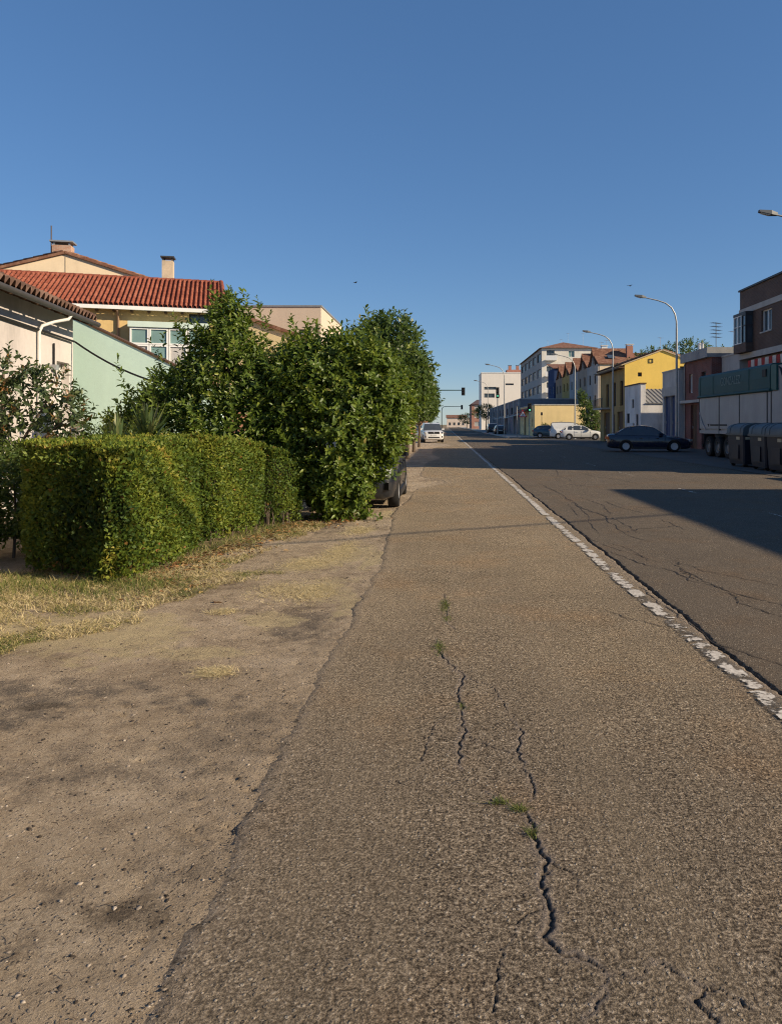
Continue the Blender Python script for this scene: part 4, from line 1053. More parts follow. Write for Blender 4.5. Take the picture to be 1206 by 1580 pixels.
# mint green gable wall
MINT = stucco('mint_render', (.62, .81, .71), .06, .06)
h = thing('green_house', 'mint green gable wall with a roof falling towards the street', 'house', (-9.3, 16.65, -.03))
zt = lambda x: 4.50 - .48 * x
wm = MB()
wm.prism([(0, -.1), (4.3, -.1), (4.3, zt(4.3)), (0, zt(0))], (0, 0, 0), (1, 0, 0), (0, 0, 1), (0, .28, 0)); wm.prism([(0, -.1), (4.3, -.1), (4.3, zt(4.3) - 1.05), (0, zt(0) - 1.05)], (0, .281, 0), (1, 0, 0), (0, 0, 1), (0, 4.2, 0)); wm.build('wall', MINT, h)
slab((-.05, -.02, zt(-.05) + .05), (4.35, -.02, zt(4.35) + .05), (4.35, .3, zt(4.35) + .05), (-.05, .3, zt(-.05) + .05), .045).build('coping', BROWN_W, h)
slab((-.1, .3, zt(-.1) - .94), (4.5, .3, zt(4.5) - .94), (4.5, 4.6, zt(4.5) - .94), (-.1, 4.6, zt(-.1) - .94), .085).build('roof_boards', MATS['eave_boards'], h)
tile_slope('roof_tiles', h, (4.5, 4.6, zt(4.5) - .91), (0, -1, 0), (-1, 0, .48), 4.3, 5.2, TILE_BRN)

# red-tiled two-storey house with a glazed gallery
OCHRE = stucco('ochre_yellow_render', (.60, .43, .20), .22, .12)
h = thing('red_roofed_house', 'yellow house with long red barrel-tiled roof and glazed gallery', 'house', (-14.6, 28, -.03), math.atan2(2.3, 7.6))
wm = MB()
facade(wm, h, (-10, .36, 0), (1, 0, 0), (0, -1, 0), 15.9, 6.12, [W_(14.75, .75, 5.5, .55, frame=DARK_F, mull=(0, 0)), W_(2, 1.2, 3.6, 1.4, pane=CURTAIN), W_(6, 1.2, 3.6, 1.4, pane=CURTAIN), W_(9.6, 1.2, 3.4, 1.4, pane=CURTAIN), W_(4, 1.1, 0, 2.2, kind='door')], .15)
wm.quad((5.9, .36, -.1), (5.9, 7.5, -.1), (5.9, 7.5, 6.12), (5.9, .36, 6.12)); wm.quad((-10, 7.5, -.1), (5.9, 7.5, -.1), (5.9, 7.5, 6.12), (-10, 7.5, 6.12))
wm.add([(5.9, .36, 6.12), (5.9, 7.5, 6.12), (5.9, 3.6, 8.0)], [(0, 1, 2)]); wm.build('wall', OCHRE, h)
s2 = (7.85 - 6.22) / 3.4
slab((-10.2, .02, 6.22), (6.25, .02, 6.22), (6.0, 3.4, 7.85), (-10.2, 3.4, 7.85), .06).build('roof_boards', WHITE_F, h)
slab((-10.2, 7.9, 6.0), (6.25, 7.9, 6.0), (6.0, 3.4, 7.85), (-10.2, 3.4, 7.85), .06).build('roof_boards', WHITE_F, h)
tile_slope('roof_tiles', h, (-10.2, -.06, 6.24), (1, 0, 0), (0, 1, s2), 16.2, 3.82, TILE_RED, .178, .38, 8)
tile_slope('roof_tiles', h, (-10.2, 7.95, 6.0), (1, 0, 0), (0, -1, (7.85 - 6.0) / 4.5), 16.2, 4.9, TILE_RED, .21, .38, 5)
ridge_tiles(h, (-10.2, 3.42, 7.90), (6.02, 3.42, 7.90), TILE_RED)
vt = MB(); vt.tube([(6.14, -.02, 6.30), (5.98, 3.42, 7.93)], [.10, .10], 8); vt.build('verge_tiles', TILE_RED, h, 50)
MB().box(-10.2, 6.22, -.13, -.005, 6.05, 6.19).build('gutter', WHITE_F, h)
for i in range(26):
    x = -9.8 + i * .62
    MB().box(x, x + .09, .03, .355, 5.99, 6.10).build('rafter', BROWN_W, h)
drain(h, [(2.15, -.06, 6.04), (2.15, .15, 5.9), (2.15, .28, 5.75), (2.15, .29, .1)], .05, plain('brown_pipe', (.30, .20, .13), .5, .1, 3))
GREENP = plain('pale_green_panel', (.52, .62, .56), .5, .08, 2)
MB().box(2.6, 5.45, -.24, .355, 2.9, 3.5).build('gallery_base', GREENP, h)
MB().box(2.55, 5.5, -.28, .355, 5.38, 5.60).build('gallery_roof', GREENP, h)
for i in range(4):
    x = 2.62 + i * .70
    window(h, (x, -.2, 4.72), (1, 0, 0), (0, -1, 0), .68, .64, WHITE_F, GLASS_G, (0, 0), .06, .02, name='gallery_window')
    window(h, (x, -.2, 3.52), (1, 0, 0), (0, -1, 0), .68, 1.19, WHITE_F, GLASS_G if i % 2 else CURTAIN, (0, 0), .06, .02, name='gallery_window')
window(h, (2.61, .33, 3.52), (0, -1, 0), (-1, 0, 0), .5, 1.84, WHITE_F, GLASS_G, (0, 1), .05, .02, name='gallery_window')

# cream gable house behind it
CREAM = stucco('cream_render', (.74, .60, .42), .12, .08)
BRICK_CH = brick_mat('chimney_brick', (.38, .20, .13), (.45, .26, .17), (.45, .40, .34))
h = thing('gable_house', 'cream gable house with brick chimney behind the red roof', 'house', (-20.3, 40, 0), R(12))
wm = MB(); zz = lambda x: 10.75 - .30 * abs(x)
wm.prism([(-7, -.1), (7, -.1), (7, zz(7)), (0, zz(0)), (-7, zz(7))], (0, 0, 0), (1, 0, 0), (0, 0, 1), (0, 9, 0)); wm.build('wall', CREAM, h)
for s in (-1, 1):
    slab((0, -.12, 10.90), (s * 7.3, -.12, zz(7.3) + .15), (s * 7.3, 9.2, zz(7.3) + .15), (0, 9.2, 10.90), .14).build('roof', TILE_BRN, h)
    tile_slope('roof_tiles', h, (s * 7.3, 9.2 if s > 0 else -.12, zz(7.3) + .16), (0, -s, 0), (-s, 0, .3), 9.3, 7.6, TILE_BRN, .24, .5, 4)
MB().box(-.016, .016, -.02, -.002, 9.4, 10.6).build('render_joint', plain('joint_strip', (.35, .30, .22), .9, .1, 2), h)  # thin darker strip marking the render joint
c = chimney(h, -.35, .9, 10.3, 11.35, .95, BRICK_CH, ZINC, .7)
MB().tube([(-1.12, 1.5, 10.3), (-1.12, 1.5, 12.6)], .035, 8).build('mast', metal('dark_pole', (.09, .07, .07), .5), h)
chimney(h, 5.1, .8, 8.9, 10.75, .58, stucco('weathered_chimney', (.52, .42, .31), .5, .3), DARK_F)
chimney(h, -3.9, 3.0, 9.4, 10.35, .8, BRICK_CH, DARK_F)

# cream flat-topped block and the yellow lean-to gable before it
h = thing('flat_roofed_block', 'cream flat-roofed block with one dark-framed window above the laurels', 'building', (-12.5, 45, 0))
wm = MB(); facade(wm, h, (0, 0, 0), (1, 0, 0), (0, -1, 0), 5.07, 8.70, [W_(3.75, .72, 6.2, 1.15, frame=DARK_F, pane=CURTAIN, mull=(0, 0), fw=.07)], .12, -.1)
wm.quad((5.07, 0, -.1), (5.07, 9, -.1), (5.07, 9, 8.70), (5.07, 0, 8.70)); wm.quad((0, 0, -.1), (0, 9, -.1), (0, 9, 8.7), (0, 0, 8.7)); wm.quad((0, 9, -.1), (5.07, 9, -.1), (5.07, 9, 8.7), (0, 9, 8.7)); wm.quad((0, 0, 8.7), (5.07, 0, 8.7), (5.07, 9, 8.7), (0, 9, 8.7))
wm.build('wall', stucco('beige_render', (.60, .49, .38), .08, .06), h)
MB().box(-.06, 5.13, -.06, 9.06, 8.702, 8.80).build('parapet_cap', ZINC, h)
h = thing('yellow_lean_to', 'pale yellow side wall under a sloping brown roof edge', 'house', (-15, 40.5, 0))
wm = MB(); zq = lambda x: 8.75 - .34 * x
wm.prism([(0, -.1), (7.6, -.1), (7.6, zq(7.6)), (0, zq(0))], (0, 0, 0), (1, 0, 0), (0, 0, 1), (0, 3.8, 0)); wm.build('wall', stucco('light_yellow_render', (.70, .57, .33), .1, .08), h)
slab((-.1, -.15, zq(-.1) + .2), (7.9, -.15, zq(7.9) + .2), (7.9, 3.9, zq(7.9) + .2), (-.1, 3.9, zq(-.1) + .2), .18).build('roof', TILE_BRN, h)

# low orange house far down on the left
h = thing('orange_house', 'small orange far house behind the row of street trees', 'house', (-9.5, 128, 0))
wm = MB(); facade(wm, h, (0, 0, 0), (1, 0, 0), (0, -1, 0), 6.9, 3.4, [W_(4.4, 1, 1, 1.3), W_(2, 1, 0, 2.1, kind='door')], .12, -.1)
wm.quad((6.9, 0, -.1), (6.9, 8, -.1), (6.9, 8, 3.4), (6.9, 0, 3.4)); wm.build('wall', stucco('orange_render', (.55, .27, .14)), h)
slab((-.2, -.3, 3.5), (7.2, -.3, 3.5), (7.2, 8, 4.3), (-.2, 8, 4.3), .1).build('roof', TILE_BRN, h)

# ============ right side
# brown brick building with bay window, upper floor jutting out
BRB = brick_mat('brown_brick', (.085, .050, .038), (.105, .062, .047), (.11, .092, .078))
STONE_W = plain('pale_stone_band', (.40, .385, .36), .8, .15, 1.5, streak=.2)
h = thing('brick_building', 'brown brick building with pale bands and glazed corner bay', 'building', (17, 21.3, 0))
DY = 21.6
wm = MB()
facade(wm, h, (0, 0, 0), (0, 1, 0), (-1, 0, 0), DY, 9.2, [W_(17.45, 1.25, 6.55, 1.15, mull=(1, 0), sill=CONC), W_(13, 1.25, 6.55, 1.15, sill=CONC), W_(8.5, 1.25, 6.55, 1.15, sill=CONC), W_(3.5, 1.25, 6.55, 1.15, sill=CONC)], .14, 5.42)
wm.quad((0, 0, 5.42), (11, 0, 5.42), (11, 0, 9.2), (0, 0, 9.2)); wm.quad((0, DY, 5.42), (11, DY, 5.42), (11, DY, 9.2), (0, DY, 9.2)); wm.quad((0, 0, 9.2), (11, 0, 9.2), (11, DY, 9.2), (0, DY, 9.2)); wm.quad((0, 0, 5.42), (11, 0, 5.42), (11, DY, 5.42), (0, DY, 5.42))
wm.build('upper_wall', BRB, h)
wm = MB()
facade(wm, h, (.8, 0, 0), (0, 1, 0), (-1, 0, 0), DY - .05, 5.41, [W_(2, 3.2, 0, 3.4, kind='door', mat=metal('grey_shutter', (.25, .25, .26)), ribs=1, name='roller_shutter'), W_(7, 1.2, 0, 2.4, kind='door'), W_(10, 3, .9, 2, frame=DARK_F), W_(15, 3.5, .9, 2.2, frame=DARK_F), W_(19.3, 1.1, 0, 2.4, kind='door')], .14, -.1)
wm.quad((.8, 0, -.1), (11, 0, -.1), (11, 0, 5.41), (.8, 0, 5.41)); wm.quad((.8, DY - .05, -.1), (11, DY - .05, -.1), (11, DY - .05, 5.41), (.8, DY - .05, 5.41))
wm.build('ground_floor_wall', stucco('ground_floor_render', (.42, .40, .38)), h)
MB().box(-.05, .001, -.03, DY + .03, 7.86, 8.16).build('stone_band', STONE_W, h)
MB().box(-.06, .0015, -.04, DY + .04, 5.30, 5.62).build('stone_band', STONE_W, h)
MB().box(-.09, 11.05, -.05, DY + .05, 9.202, 9.30).build('parapet_cap', DARK_F, h)
by0, by1 = 19.75, 21.45
MB().box(-.42, -.004, by0, by1, 5.63, 6.12).build('bay_base', BRB, h)
MB().box(-.44, -.004, by0 - .02, by1 + .02, 7.70, 7.855).build('bay_head', DARK_F, h)
for i in range(3):
    window(h, (-.42, by0 + i * .566, 6.125), (0, 1, 0), (-1, 0, 0), .566, 1.57, WHITE_F if i else DARK_F, GLASS, (0, 1), .05, .02, name='bay_window')
window(h, (-.005, by0, 6.125), (-1, 0, 0), (0, -1, 0), .41, 1.57, DARK_F, GLASS, (0, 1), .04, .02, name='bay_window')
window(h, (-.005, by1, 6.125), (-1, 0, 0), (0, 1, 0), .41, 1.57, WHITE_F, GLASS, (0, 1), .04, .02, name='bay_window')
RED_C = plain('red_canvas', (.33, .035, .03), .8, .2, 3); WHT_C = plain('white_canvas', (.55, .5, .46), .8, .2, 3)
for i in range(16):
    y = 12.6 + i * .44
    MB().add([(.79, y, 5.27), (.79, y + .438, 5.27), (-.35, y + .438, 5.10), (-.35, y, 5.10), (-.35, y + .06, 4.70), (-.35, y + .22, 4.63), (-.35, y + .38, 4.70), (-.35, y + .438, 4.98)], [(0, 1, 2, 3), (3, 2, 7, 6, 5, 4)]).build('awning_strip', RED_C if i % 2 else WHT_C, h)

# narrow pale house in the shade
h = thing('narrow_pale_house', 'narrow pale rendered house between the brown brick building and the dark red house', 'house', (17, 42.97, 0))
wm = MB(); shell(wm, h, 8, 2.75, 5.7, [W_(.9, .9, 3.6, 1.2, frame=DARK_F), W_(.9, 1.0, 0, 2.3, kind='door')]); wm.build('wall', stucco('pale_blue_render', (.38, .375, .37)), h)
MB().box(-.05, 8.05, -.01, 2.76, 5.702, 5.80).build('parapet_cap', CONC, h)
MB().box(.5, 2.2, .3, 2.2, 5.803, 6.7).build('stair_house', CREAM, h)

# dark red brick house with grey parapet
BRR = brick_mat('dark_red_brick', (.15, .04, .03), (.19, .055, .04), (.19, .155, .14))
h = thing('red_brick_house', 'dark red brick house with heavy grey parapet and roof aerials', 'house', (16.4, 45.78, 0))
wm = MB(); shell(wm, h, 9, 5.1, 5.75, [W_(3.5, .75, 3.7, 1.25, frame=WHITE_F, pane=CURTAIN, mull=(0, 0)), W_(1.0, .8, 3.7, 1.25, frame=DARK_F), W_(2.6, 1.3, 0, 2.9, kind='door', mat=BROWN_W), W_(.4, 1.4, 0, 2.9, kind='door', mat=DARK_F)], [W_(3, 1, 3.8, 1.1)])
wm.build('wall', BRR, h)
MB().box(-.35, .0, -.05, 5.12, 3.02, 3.2).build('canopy', CONC, h)
MB().box(-.30, 9.05, -.06, 5.14, 5.752, 6.35).build('parapet', plain('grey_parapet', (.30, .30, .30), .85, .2, 1, streak=.3), h)
MB().box(-.33, -.05, 1.2, 1.5, 6.352, 6.75).build('parapet_pier', WHITE_F, h)
antenna(h, .6, .9, 6.3, 8.0, DARK_F, 5); antenna(h, 2.2, 2.0, 6.3, 7.6, ZINC, 1)
drain(h, [(-.05, 5.0, 5.7), (-.05, 5.0, .1)], .05, ZINC)

# white garage with tall blue doors
BLUE_D = plain('blue_door_paint', (.02, .035, .12), .5, .2, 3)
h = thing('garage', 'white garage with tall dark blue double doors behind the lamp post', 'garage', (16, 50.95, 0))
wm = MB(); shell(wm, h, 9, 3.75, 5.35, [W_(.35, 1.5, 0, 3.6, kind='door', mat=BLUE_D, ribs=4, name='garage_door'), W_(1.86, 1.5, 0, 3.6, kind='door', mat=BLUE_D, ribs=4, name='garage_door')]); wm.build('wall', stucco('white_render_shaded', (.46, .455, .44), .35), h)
MB().box(-.12, .0, .2, 3.5, 3.62, 4.25).build('lintel', CONC, h)
MB().box(-.04, 9.04, -.03, 3.78, 5.352, 5.45).build('parapet_cap', CONC, h)
MB().box(1.5, 5, .1, 2.2, 5.453, 6.2).build('roof_room', stucco('white_render_shaded', (.46, .455, .44)), h)

# low white workshop with stained street wall
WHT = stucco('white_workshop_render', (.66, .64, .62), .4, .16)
h = thing('white_workshop', 'low white workshop with sunlit end wall and grey sheet roof', 'workshop', (15, 57, 0))
wm = MB()
facade(wm, h, (0, 0, 0), (0, 1, 0), (-1, 0, 0), 5, 4.7, [W_(.7, .7, .9, 1.5, frame=DARK_F), W_(2.0, .6, 2.9, .7, frame=DARK_F, mull=(0, 0)), W_(3.4, 1.0, 1.7, .8, frame=DARK_F), W_(1.9, .5, 1.2, .5, frame=DARK_F, mull=(0, 0))], .12, -.1)
wm.box(.0, .38, .0, .002, -.1, 4.7); wm.box(.002, .38, 4.995, 4.999, -.1, 4.7); wm.quad((.38, 0, 3.2), (.38, 5, 3.2), (.38, 5, 4.7), (.38, 0, 4.7)); wm.quad((0, 0, 4.7), (.38, 0, 4.7), (.38, 5, 4.7), (0, 5, 4.7))
facade(wm, h, (.38, 0, 0), (1, 0, 0), (0, -1, 0), 5, 3.2, [W_(2.6, .9, 0, 1.2, kind='door', mat=DARK_F)], .12, -.1)
wm.build('wall', WHT, h)
MB().box(-.06, .44, -.05, 5.0, 4.702, 4.80).build('coping', BROWN_W, h)
rs = slab((.385, -.1, 3.23), (5.4, -.1, 3.23), (5.4, 4.2, 4.5), (.385, 4.2, 4.5), .05).build('roof', plain('grey_sheet_roof', (.22, .22, .22), .7, .2, 1), h)
for i in range(14): MB().prism([(0, 0), (.06, 0), (.06, .05), (0, .05)], (.6 + i * .34, -.1, 3.232), (1, 0, 0), (0, 0, 1), (0, 4.3, 1.27)).build('roof_rib', MATS['grey_sheet_roof'], rs)

# yellow gable house
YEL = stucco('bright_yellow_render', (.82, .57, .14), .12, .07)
h = thing('yellow_gable_house', 'bright yellow gable house with two tiny square windows', 'house', (15, 62.05, 0))
wm = MB()
ops = [W_(.5, 1.1, 3.2, 2.1, frame=BROWN_W), W_(3.2, 1.1, 3.2, 2.1, frame=BROWN_W), W_(6.0, 1.1, 3.2, 2.1, frame=BROWN_W), W_(.6, 2.0, 0, 2.7, kind='door', ribs=3), W_(3.5, 1.2, 0, 2.5, kind='door'), W_(5.6, 2.4, 0, 2.7, kind='door', ribs=4)]
facade(wm, h, (0, 0, 0), (0, 1, 0), (-1, 0, 0), 9.7, 6.6, ops, .16, -.1); wm.build('street_wall', stucco('ochre_street_render', (.36, .25, .11), .3), h)  # ochre set darker, the street side's shade put into the colour
wm = MB()
facade(wm, h, (0, 0, 0), (1, 0, 0), (0, -1, 0), 6.3, 6.6, [W_(1.1, .34, 5.6, .34, frame=DARK_F, mull=(0, 0)), W_(4.6, .4, 6.0, .45, frame=DARK_F, mull=(0, 0))], .16, -.1)
wm.add([(0, 0, 6.6), (6.3, 0, 6.6), (3.15, 0, 7.75)], [(0, 1, 2)]); wm.quad((0, 9.7, -.1), (6.3, 9.7, -.1), (6.3, 9.7, 6.6), (0, 9.7, 6.6)); wm.add([(0, 9.7, 6.6), (6.3, 9.7, 6.6), (3.15, 9.7, 7.75)], [(0, 1, 2)]); wm.quad((6.3, 0, -.1), (6.3, 9.7, -.1), (6.3, 9.7, 6.6), (6.3, 0, 6.6))
wm.build('wall', YEL, h)
window(h, (2.0, -.012, 6.72), (1, 0, 0), (0, -1, 0), .36, .36, DARK_F, GLASS, (0, 0), .05, .0)
for s in (-1, 1):
    slab((3.15, -.10, 7.86), (3.15 + s * 3.45, -.10, 6.58), (3.15 + s * 3.45, 9.9, 6.58), (3.15, 9.9, 7.86), .09).build('roof', plain('pale_verge', (.52, .42, .27), .9, .2, 2), h)
    tile_slope('roof_tiles', h, (3.15 + s * 3.5, 9.9 if s > 0 else -.06, 6.59), (0, -s, 0), (-s, 0, 1.28 / 3.45), 9.95, 3.6, TILE_BRN, .22, .4, 5)
MB().box(-.5, -.005, -.02, 9.72, 6.30, 6.42).build('eave_soffit', BROWN_W, h)
bl = MB().box(-.75, -.004, 5.4, 9.4, 2.98, 3.12).build('balcony', CONC, h)
rl = MB(); rl.box(-.74, -.70, 5.42, 9.38, 3.95, 4.0)
for i in range(22): rl.box(-.73, -.71, 5.44 + i * .187, 5.46 + i * .187, 3.12, 3.95)
rl.build('railing', DARK_F, bl)

# low tan building whose end wall catches the sun
TAN = stucco('tan_yellow_render', (.80, .61, .30), .12, .08)
h = thing('tan_wall_building', 'low flat building with sunlit tan end wall behind the white van', 'building', (11.4, 94, .1))
wm = MB(); shell(wm, h, 6.4, 18, 3.95, [W_(2, 1.2, 1.2, 1.2), W_(6, 1.2, 1.2, 1.2), W_(10, 2.5, 0, 2.6, kind='door', ribs=4), W_(14, 1.2, 1.2, 1.2)]); wm.build('wall', TAN, h)
MB().box(-.06, 6.46, -.06, 18.05, 3.952, 4.06).build('parapet_cap', CONC, h)
slab((-.9, 5, 3.2), (-.9, 17.9, 3.2), (-.004, 17.9, 3.75), (-.004, 5, 3.75), .1).build('canopy', TILE_RED, h)

# terrace of townhouses with pointed dormer gables
tc = [('townhouse', 'end townhouse with cream side wall and skylight in its brown roof', (.36, .34, .32)), ('townhouse', 'brownish townhouse next to the end one with the skylight', (.31, .26, .21)), ('townhouse', 'grey townhouse in the middle of the terrace', (.36, .35, .34)), ('townhouse', 'ochre townhouse near the far end of the terrace', (.42, .29, .10)), ('townhouse', 'last brown townhouse beside the narrow blue house', (.30, .22, .15))]
for i, (nm, lab, colr) in enumerate(tc):
    h = thing(nm, lab, 'house', (20, 96.2 + i * 7.3, .05), 0, 'terrace of gabled townhouses')
    wm = MB(); dy = 7.25
    shell(wm, h, 11, dy, 9.4, [W_(1.2, 1.1, 6.9, 1.3, frame=DARK_F), W_(4.6, 1.1, 6.9, 1.3, frame=DARK_F), W_(1.2, 1.1, 4.0, 1.4, frame=DARK_F), W_(4.6, 1.1, 4.0, 1.4, frame=DARK_F), W_(1.4, 2.4, 0, 2.4, kind='door', ribs=3), W_(5, 1.0, 0, 2.2, kind='door')], [W_(5.2, .6, 7.2, .7, frame=DARK_F, mull=(0, 0))] if i == 0 else [], .14, -.2)
    wm.add([(-.004, 1.6, 9.4), (-.004, 5.6, 9.4), (-.004, 3.6, 11.6)], [(0, 1, 2)])
    wm.build('wall', stucco('townhouse_render_%d' % i, colr), h)
    if i == 0:
        MB().box(.02, 10.98, -.02, -.003, 0, 9.38).build('side_render', CREAM, h)
    window(h, (-.016, 3.2, 9.7), (0, 1, 0), (-1, 0, 0), .8, .95, DARK_F, GLASS, (0, 0), .06, .0)
    # main roof, slopes to camera and away; dormer gable roof towards the street
    slab((-.2, -.25, 9.42), (11.2, -.25, 9.42), (11.2, dy / 2, 11.15), (-.2, dy / 2, 11.15), .1).build('roof', TILE_BRN, h)
    slab((-.2, dy + .04, 9.42), (11.2, dy + .04, 9.42), (11.2, dy / 2, 11.15), (-.2, dy / 2, 11.15), .1).build('roof', TILE_BRN, h)
    for s in (-1, 1):
        slab((-.3, 3.6, 11.75), (-.3, 3.6 + s * 2.25, 9.35), (5, 3.6 + s * 2.25, 9.35), (5, 3.6, 11.75), .1).build('gable_roof', TILE_BRN, h)
    if i == 0:
        sk = MB().prism([(0, 0), (.9, 0), (.9, 1.1), (0, 1.1)], (1.4, 1.2, 10.17), (1, 0, 0), (0, .9, .43), (0, -.05, .1)).build('skylight', GLASS, h)
        chimney(h, 4.4, 2.2, 10.3, 11.9, .8, plain('terracotta_chimney', (.36, .17, .12), .8, .2, 2), WHITE_F)
        antenna(h, 8.9, 3.6, 11.0, 13.2, ZINC, 1)
    else: antenna(h, 2.5 + .8 * i, 3.6, 11.3, 13.2 + .5 * (i % 3), ZINC, 1)
    if i == 1: chimney(h, 2.8, 3.0, 11.0, 12.6, .8, WHITE_F, WHITE_F)

# narrow blue house
h = thing('blue_house', 'narrow deep blue house next to the white balconied end wall', 'house', (19.6, 133.0, .05))
wm = MB(); shell(wm, h, 8, 8, 11.6, [W_(1 + 3.4 * i, 1.2, 1.0 + 3 * k, 1.4, frame=WHITE_F) for i in range(2) for k in range(3)]); wm.build('wall', stucco('deep_blue_render', (.03, .055, .13), .1), h)
slab((-.3, -.3, 11.65), (8.2, -.3, 11.65), (8.2, 8.2, 13), (-.3, 8.2, 13), .12).build('roof', TILE_BRN, h)

# apartment block
APT = stucco('grey_block_render', (.40, .375, .35), .2); APT_W = stucco('white_block_render', (.72, .68, .60), .12)
h = thing('apartment_block', 'five-storey apartment block with rows of windows and a white end wall', 'building', (20, 153, .05))
wm = MB()
ops = [W_(1.6 + 8.1 * i, 6.3, 1.5 + 3.3 * k, 1.75, frame=DARK_F, pane=[CURTAIN, GLASS][(i * 3 + k * 5) % 4 == 0], mull=(3, 0), fw=.12) for i in range(5) for k in range(5)]
facade(wm, h, (0, 0, 0), (0, 1, 0), (-1, 0, 0), 42, 17.2, ops, .2, -.1)
wm.quad((11, 0, 0), (11, 42, 0), (11, 42, 17.2), (11, 0, 17.2)); wm.quad((0, 42, 0), (11, 42, 0), (11, 42, 17.2), (0, 42, 17.2)); wm.build('street_wall', APT, h)
wm = MB(); facade(wm, h, (0, 0, 0), (1, 0, 0), (0, -1, 0), 11, 17.2, [W_(1.0, 1.6, 1.6 + 3.3 * k, 2.0, frame=DARK_F) for k in range(5)] + [W_(5.5, 1.2, 2.2 + 3.3 * k, 1.3, frame=WHITE_F, pane=GLASS_G) for k in range(5)], .2, -.1); wm.build('end_wall', APT_W, h)
for k in range(5):
    z = 1.45 + 3.3 * k
    b_ = MB().box(.6, 3.0, -1.0, -.004, z, z + .15).build('balcony', WHITE_F, h)
    mb = MB(); mb.box(.6, 3.0, -1.0, -.95, z + .152, z + 1.0); mb.build('balcony_front', WHITE_F, b_)
wm = MB(); wm.add([(-.5, -.5, 17.25), (11.5, -.5, 17.25), (11.5, 42.5, 17.25), (-.5, 42.5, 17.25), (5.5, 7, 19.2), (5.5, 35, 19.2)], [(0, 1, 4), (1, 2, 5, 4), (2, 3, 5), (3, 0, 4, 5), (3, 2, 1, 0)]); wm.build('roof', TILE_BRN, h)
for x, y, z in ((7, 10, 21.5), (9, 3, 20.6), (4, 20, 21), (8, 26, 22)): antenna(h, x, y, 17.5, z, ZINC, 1)

# white block at the far bend
h = thing('white_block', 'plain white block with a few dark window strips at the street end', 'building', (10.7, 215, .05))
wm = MB(); facade(wm, h, (0, 0, 0), (1, 0, 0), (0, -1, 0), 11.5, 16.4, [W_(.8, 3.4, 11.6, .8, frame=DARK_F, mull=(3, 0)), W_(.8, 3.0, 9.3, 1.2, frame=DARK_F, mull=(3, 0)), W_(6.9, 2.4, 12.9, .5, frame=DARK_F, mull=(3, 0)), W_(4.6, .6, 9.4, 1.0, frame=DARK_F, mull=(0, 0))], .2, -.1)
wm.quad((0, 0, 0), (0, 14, 0), (0, 14, 16.4), (0, 0, 16.4)); wm.quad((0, 14, 0), (11.5, 14, 0), (11.5, 14, 16.4), (0, 14, 16.4)); wm.quad((11.5, 0, 0), (11.5, 14, 0), (11.5, 14, 16.4), (11.5, 0, 16.4)); wm.quad((0, 0, 16.4), (11.5, 0, 16.4), (11.5, 14, 16.4), (0, 14, 16.4)); wm.build('wall', stucco('white_plain_render', (.80, .74, .66), .08, .04), h)
MB().box(-.1, 11.6, -.1, 14.1, 16.402, 16.6).build('parapet_cap', WHITE_F, h)
h = thing('terracotta_tower', 'terracotta stair tower peeping over the white block', 'building', (19.4, 231, 0))
wm = MB(); shell(wm, h, 5, 5, 18.6); wm.build('wall', stucco('terracotta_render', (.42, .20, .15)), h)
for x in (1.0, 3.4): chimney(h, x, 1.2, 18.5, 19.8, .9, plain('terracotta_chimney', (.36, .17, .12), .8, .2, 2), BROWN_W)

# long grey warehouse with pilasters
h = thing('warehouse', 'long dark grey warehouse front with pale pilasters', 'warehouse', (11.5, 112.6, .1))
wm = MB(); shell(wm, h, 8, 74, 5.3, [W_(2 + 9 * i, 5, 3.2, 1.2, frame=DARK_F, mull=(3, 0)) for i in range(8)] + [W_(3 + 18 * i, 3.4, 0, 2.8, kind='door', mat=DARK_F, ribs=4) for i in range(4)]); wm.build('wall', stucco('warehouse_grey', (.20, .20, .22), .3), h)
for i in range(9): MB().box(-.25, -.003, .2 + i * 9, .8 + i * 9, -.1, 5.25).build('pilaster', CONC, h)
MB().box(-.1, 8.1, -.05, 74.1, 5.302, 5.45).build('parapet_cap', CONC, h)
for y0, y1 in ((3, 9), (24, 31)):
    slab((-.004, y0, 3.05), (-.004, y1, 3.05), (-2.0, y1, 2.55), (-2.0, y0, 2.55), .08).build('awning', plain('cream_awning', (.66, .60, .50), .8, .15, 1), h)

# far end of the street
h = thing('far_brick_block', 'dark-roofed red brick block at the far end of the street', 'building', (9.6, 262, 0))
wm = MB(); shell(wm, h, 9, 20, 8.6, [W_(2 + 4 * i, 1.6, 1 + 3 * k, 1.5, frame=WHITE_F) for i in range(4) for k in range(3)], [W_(1 + 3 * i, 1.8, 1 + 2.9 * k, 1.6, frame=WHITE_F, pane=CURTAIN) for i in range(3) for k in range(3)]); wm.build('wall', brick_mat('far_red_brick', (.32, .12, .08), (.36, .15, .1), (.4, .35, .3)), h)
wm = MB(); wm.add([(-.5, -.5, 8.65), (9.5, -.5, 8.65), (9.5, 20.5, 8.65), (-.5, 20.5, 8.65), (2, 3, 10.4), (7, 3, 10.4), (7, 17, 10.4), (2, 17, 10.4)], [(0, 1, 5, 4), (1, 2, 6, 5), (2, 3, 7, 6), (3, 0, 4, 7), (4, 5, 6, 7), (3, 2, 1, 0)]); wm.build('roof', plain('dark_slate', (.10, .07, .07), .8, .2, 1), h)
h = thing('far_pale_building', 'low pale building closing the view where the road vanishes', 'building', (1.5, 420, -.05))
wm = MB(); shell(wm, h, 11, 10, 5.6, [], [W_(1 + 2.5 * i, 1.2, 1.2, 1.6, frame=DARK_F) for i in range(4)]); wm.build('wall', stucco('far_cream_render', (.62, .52, .44)), h)
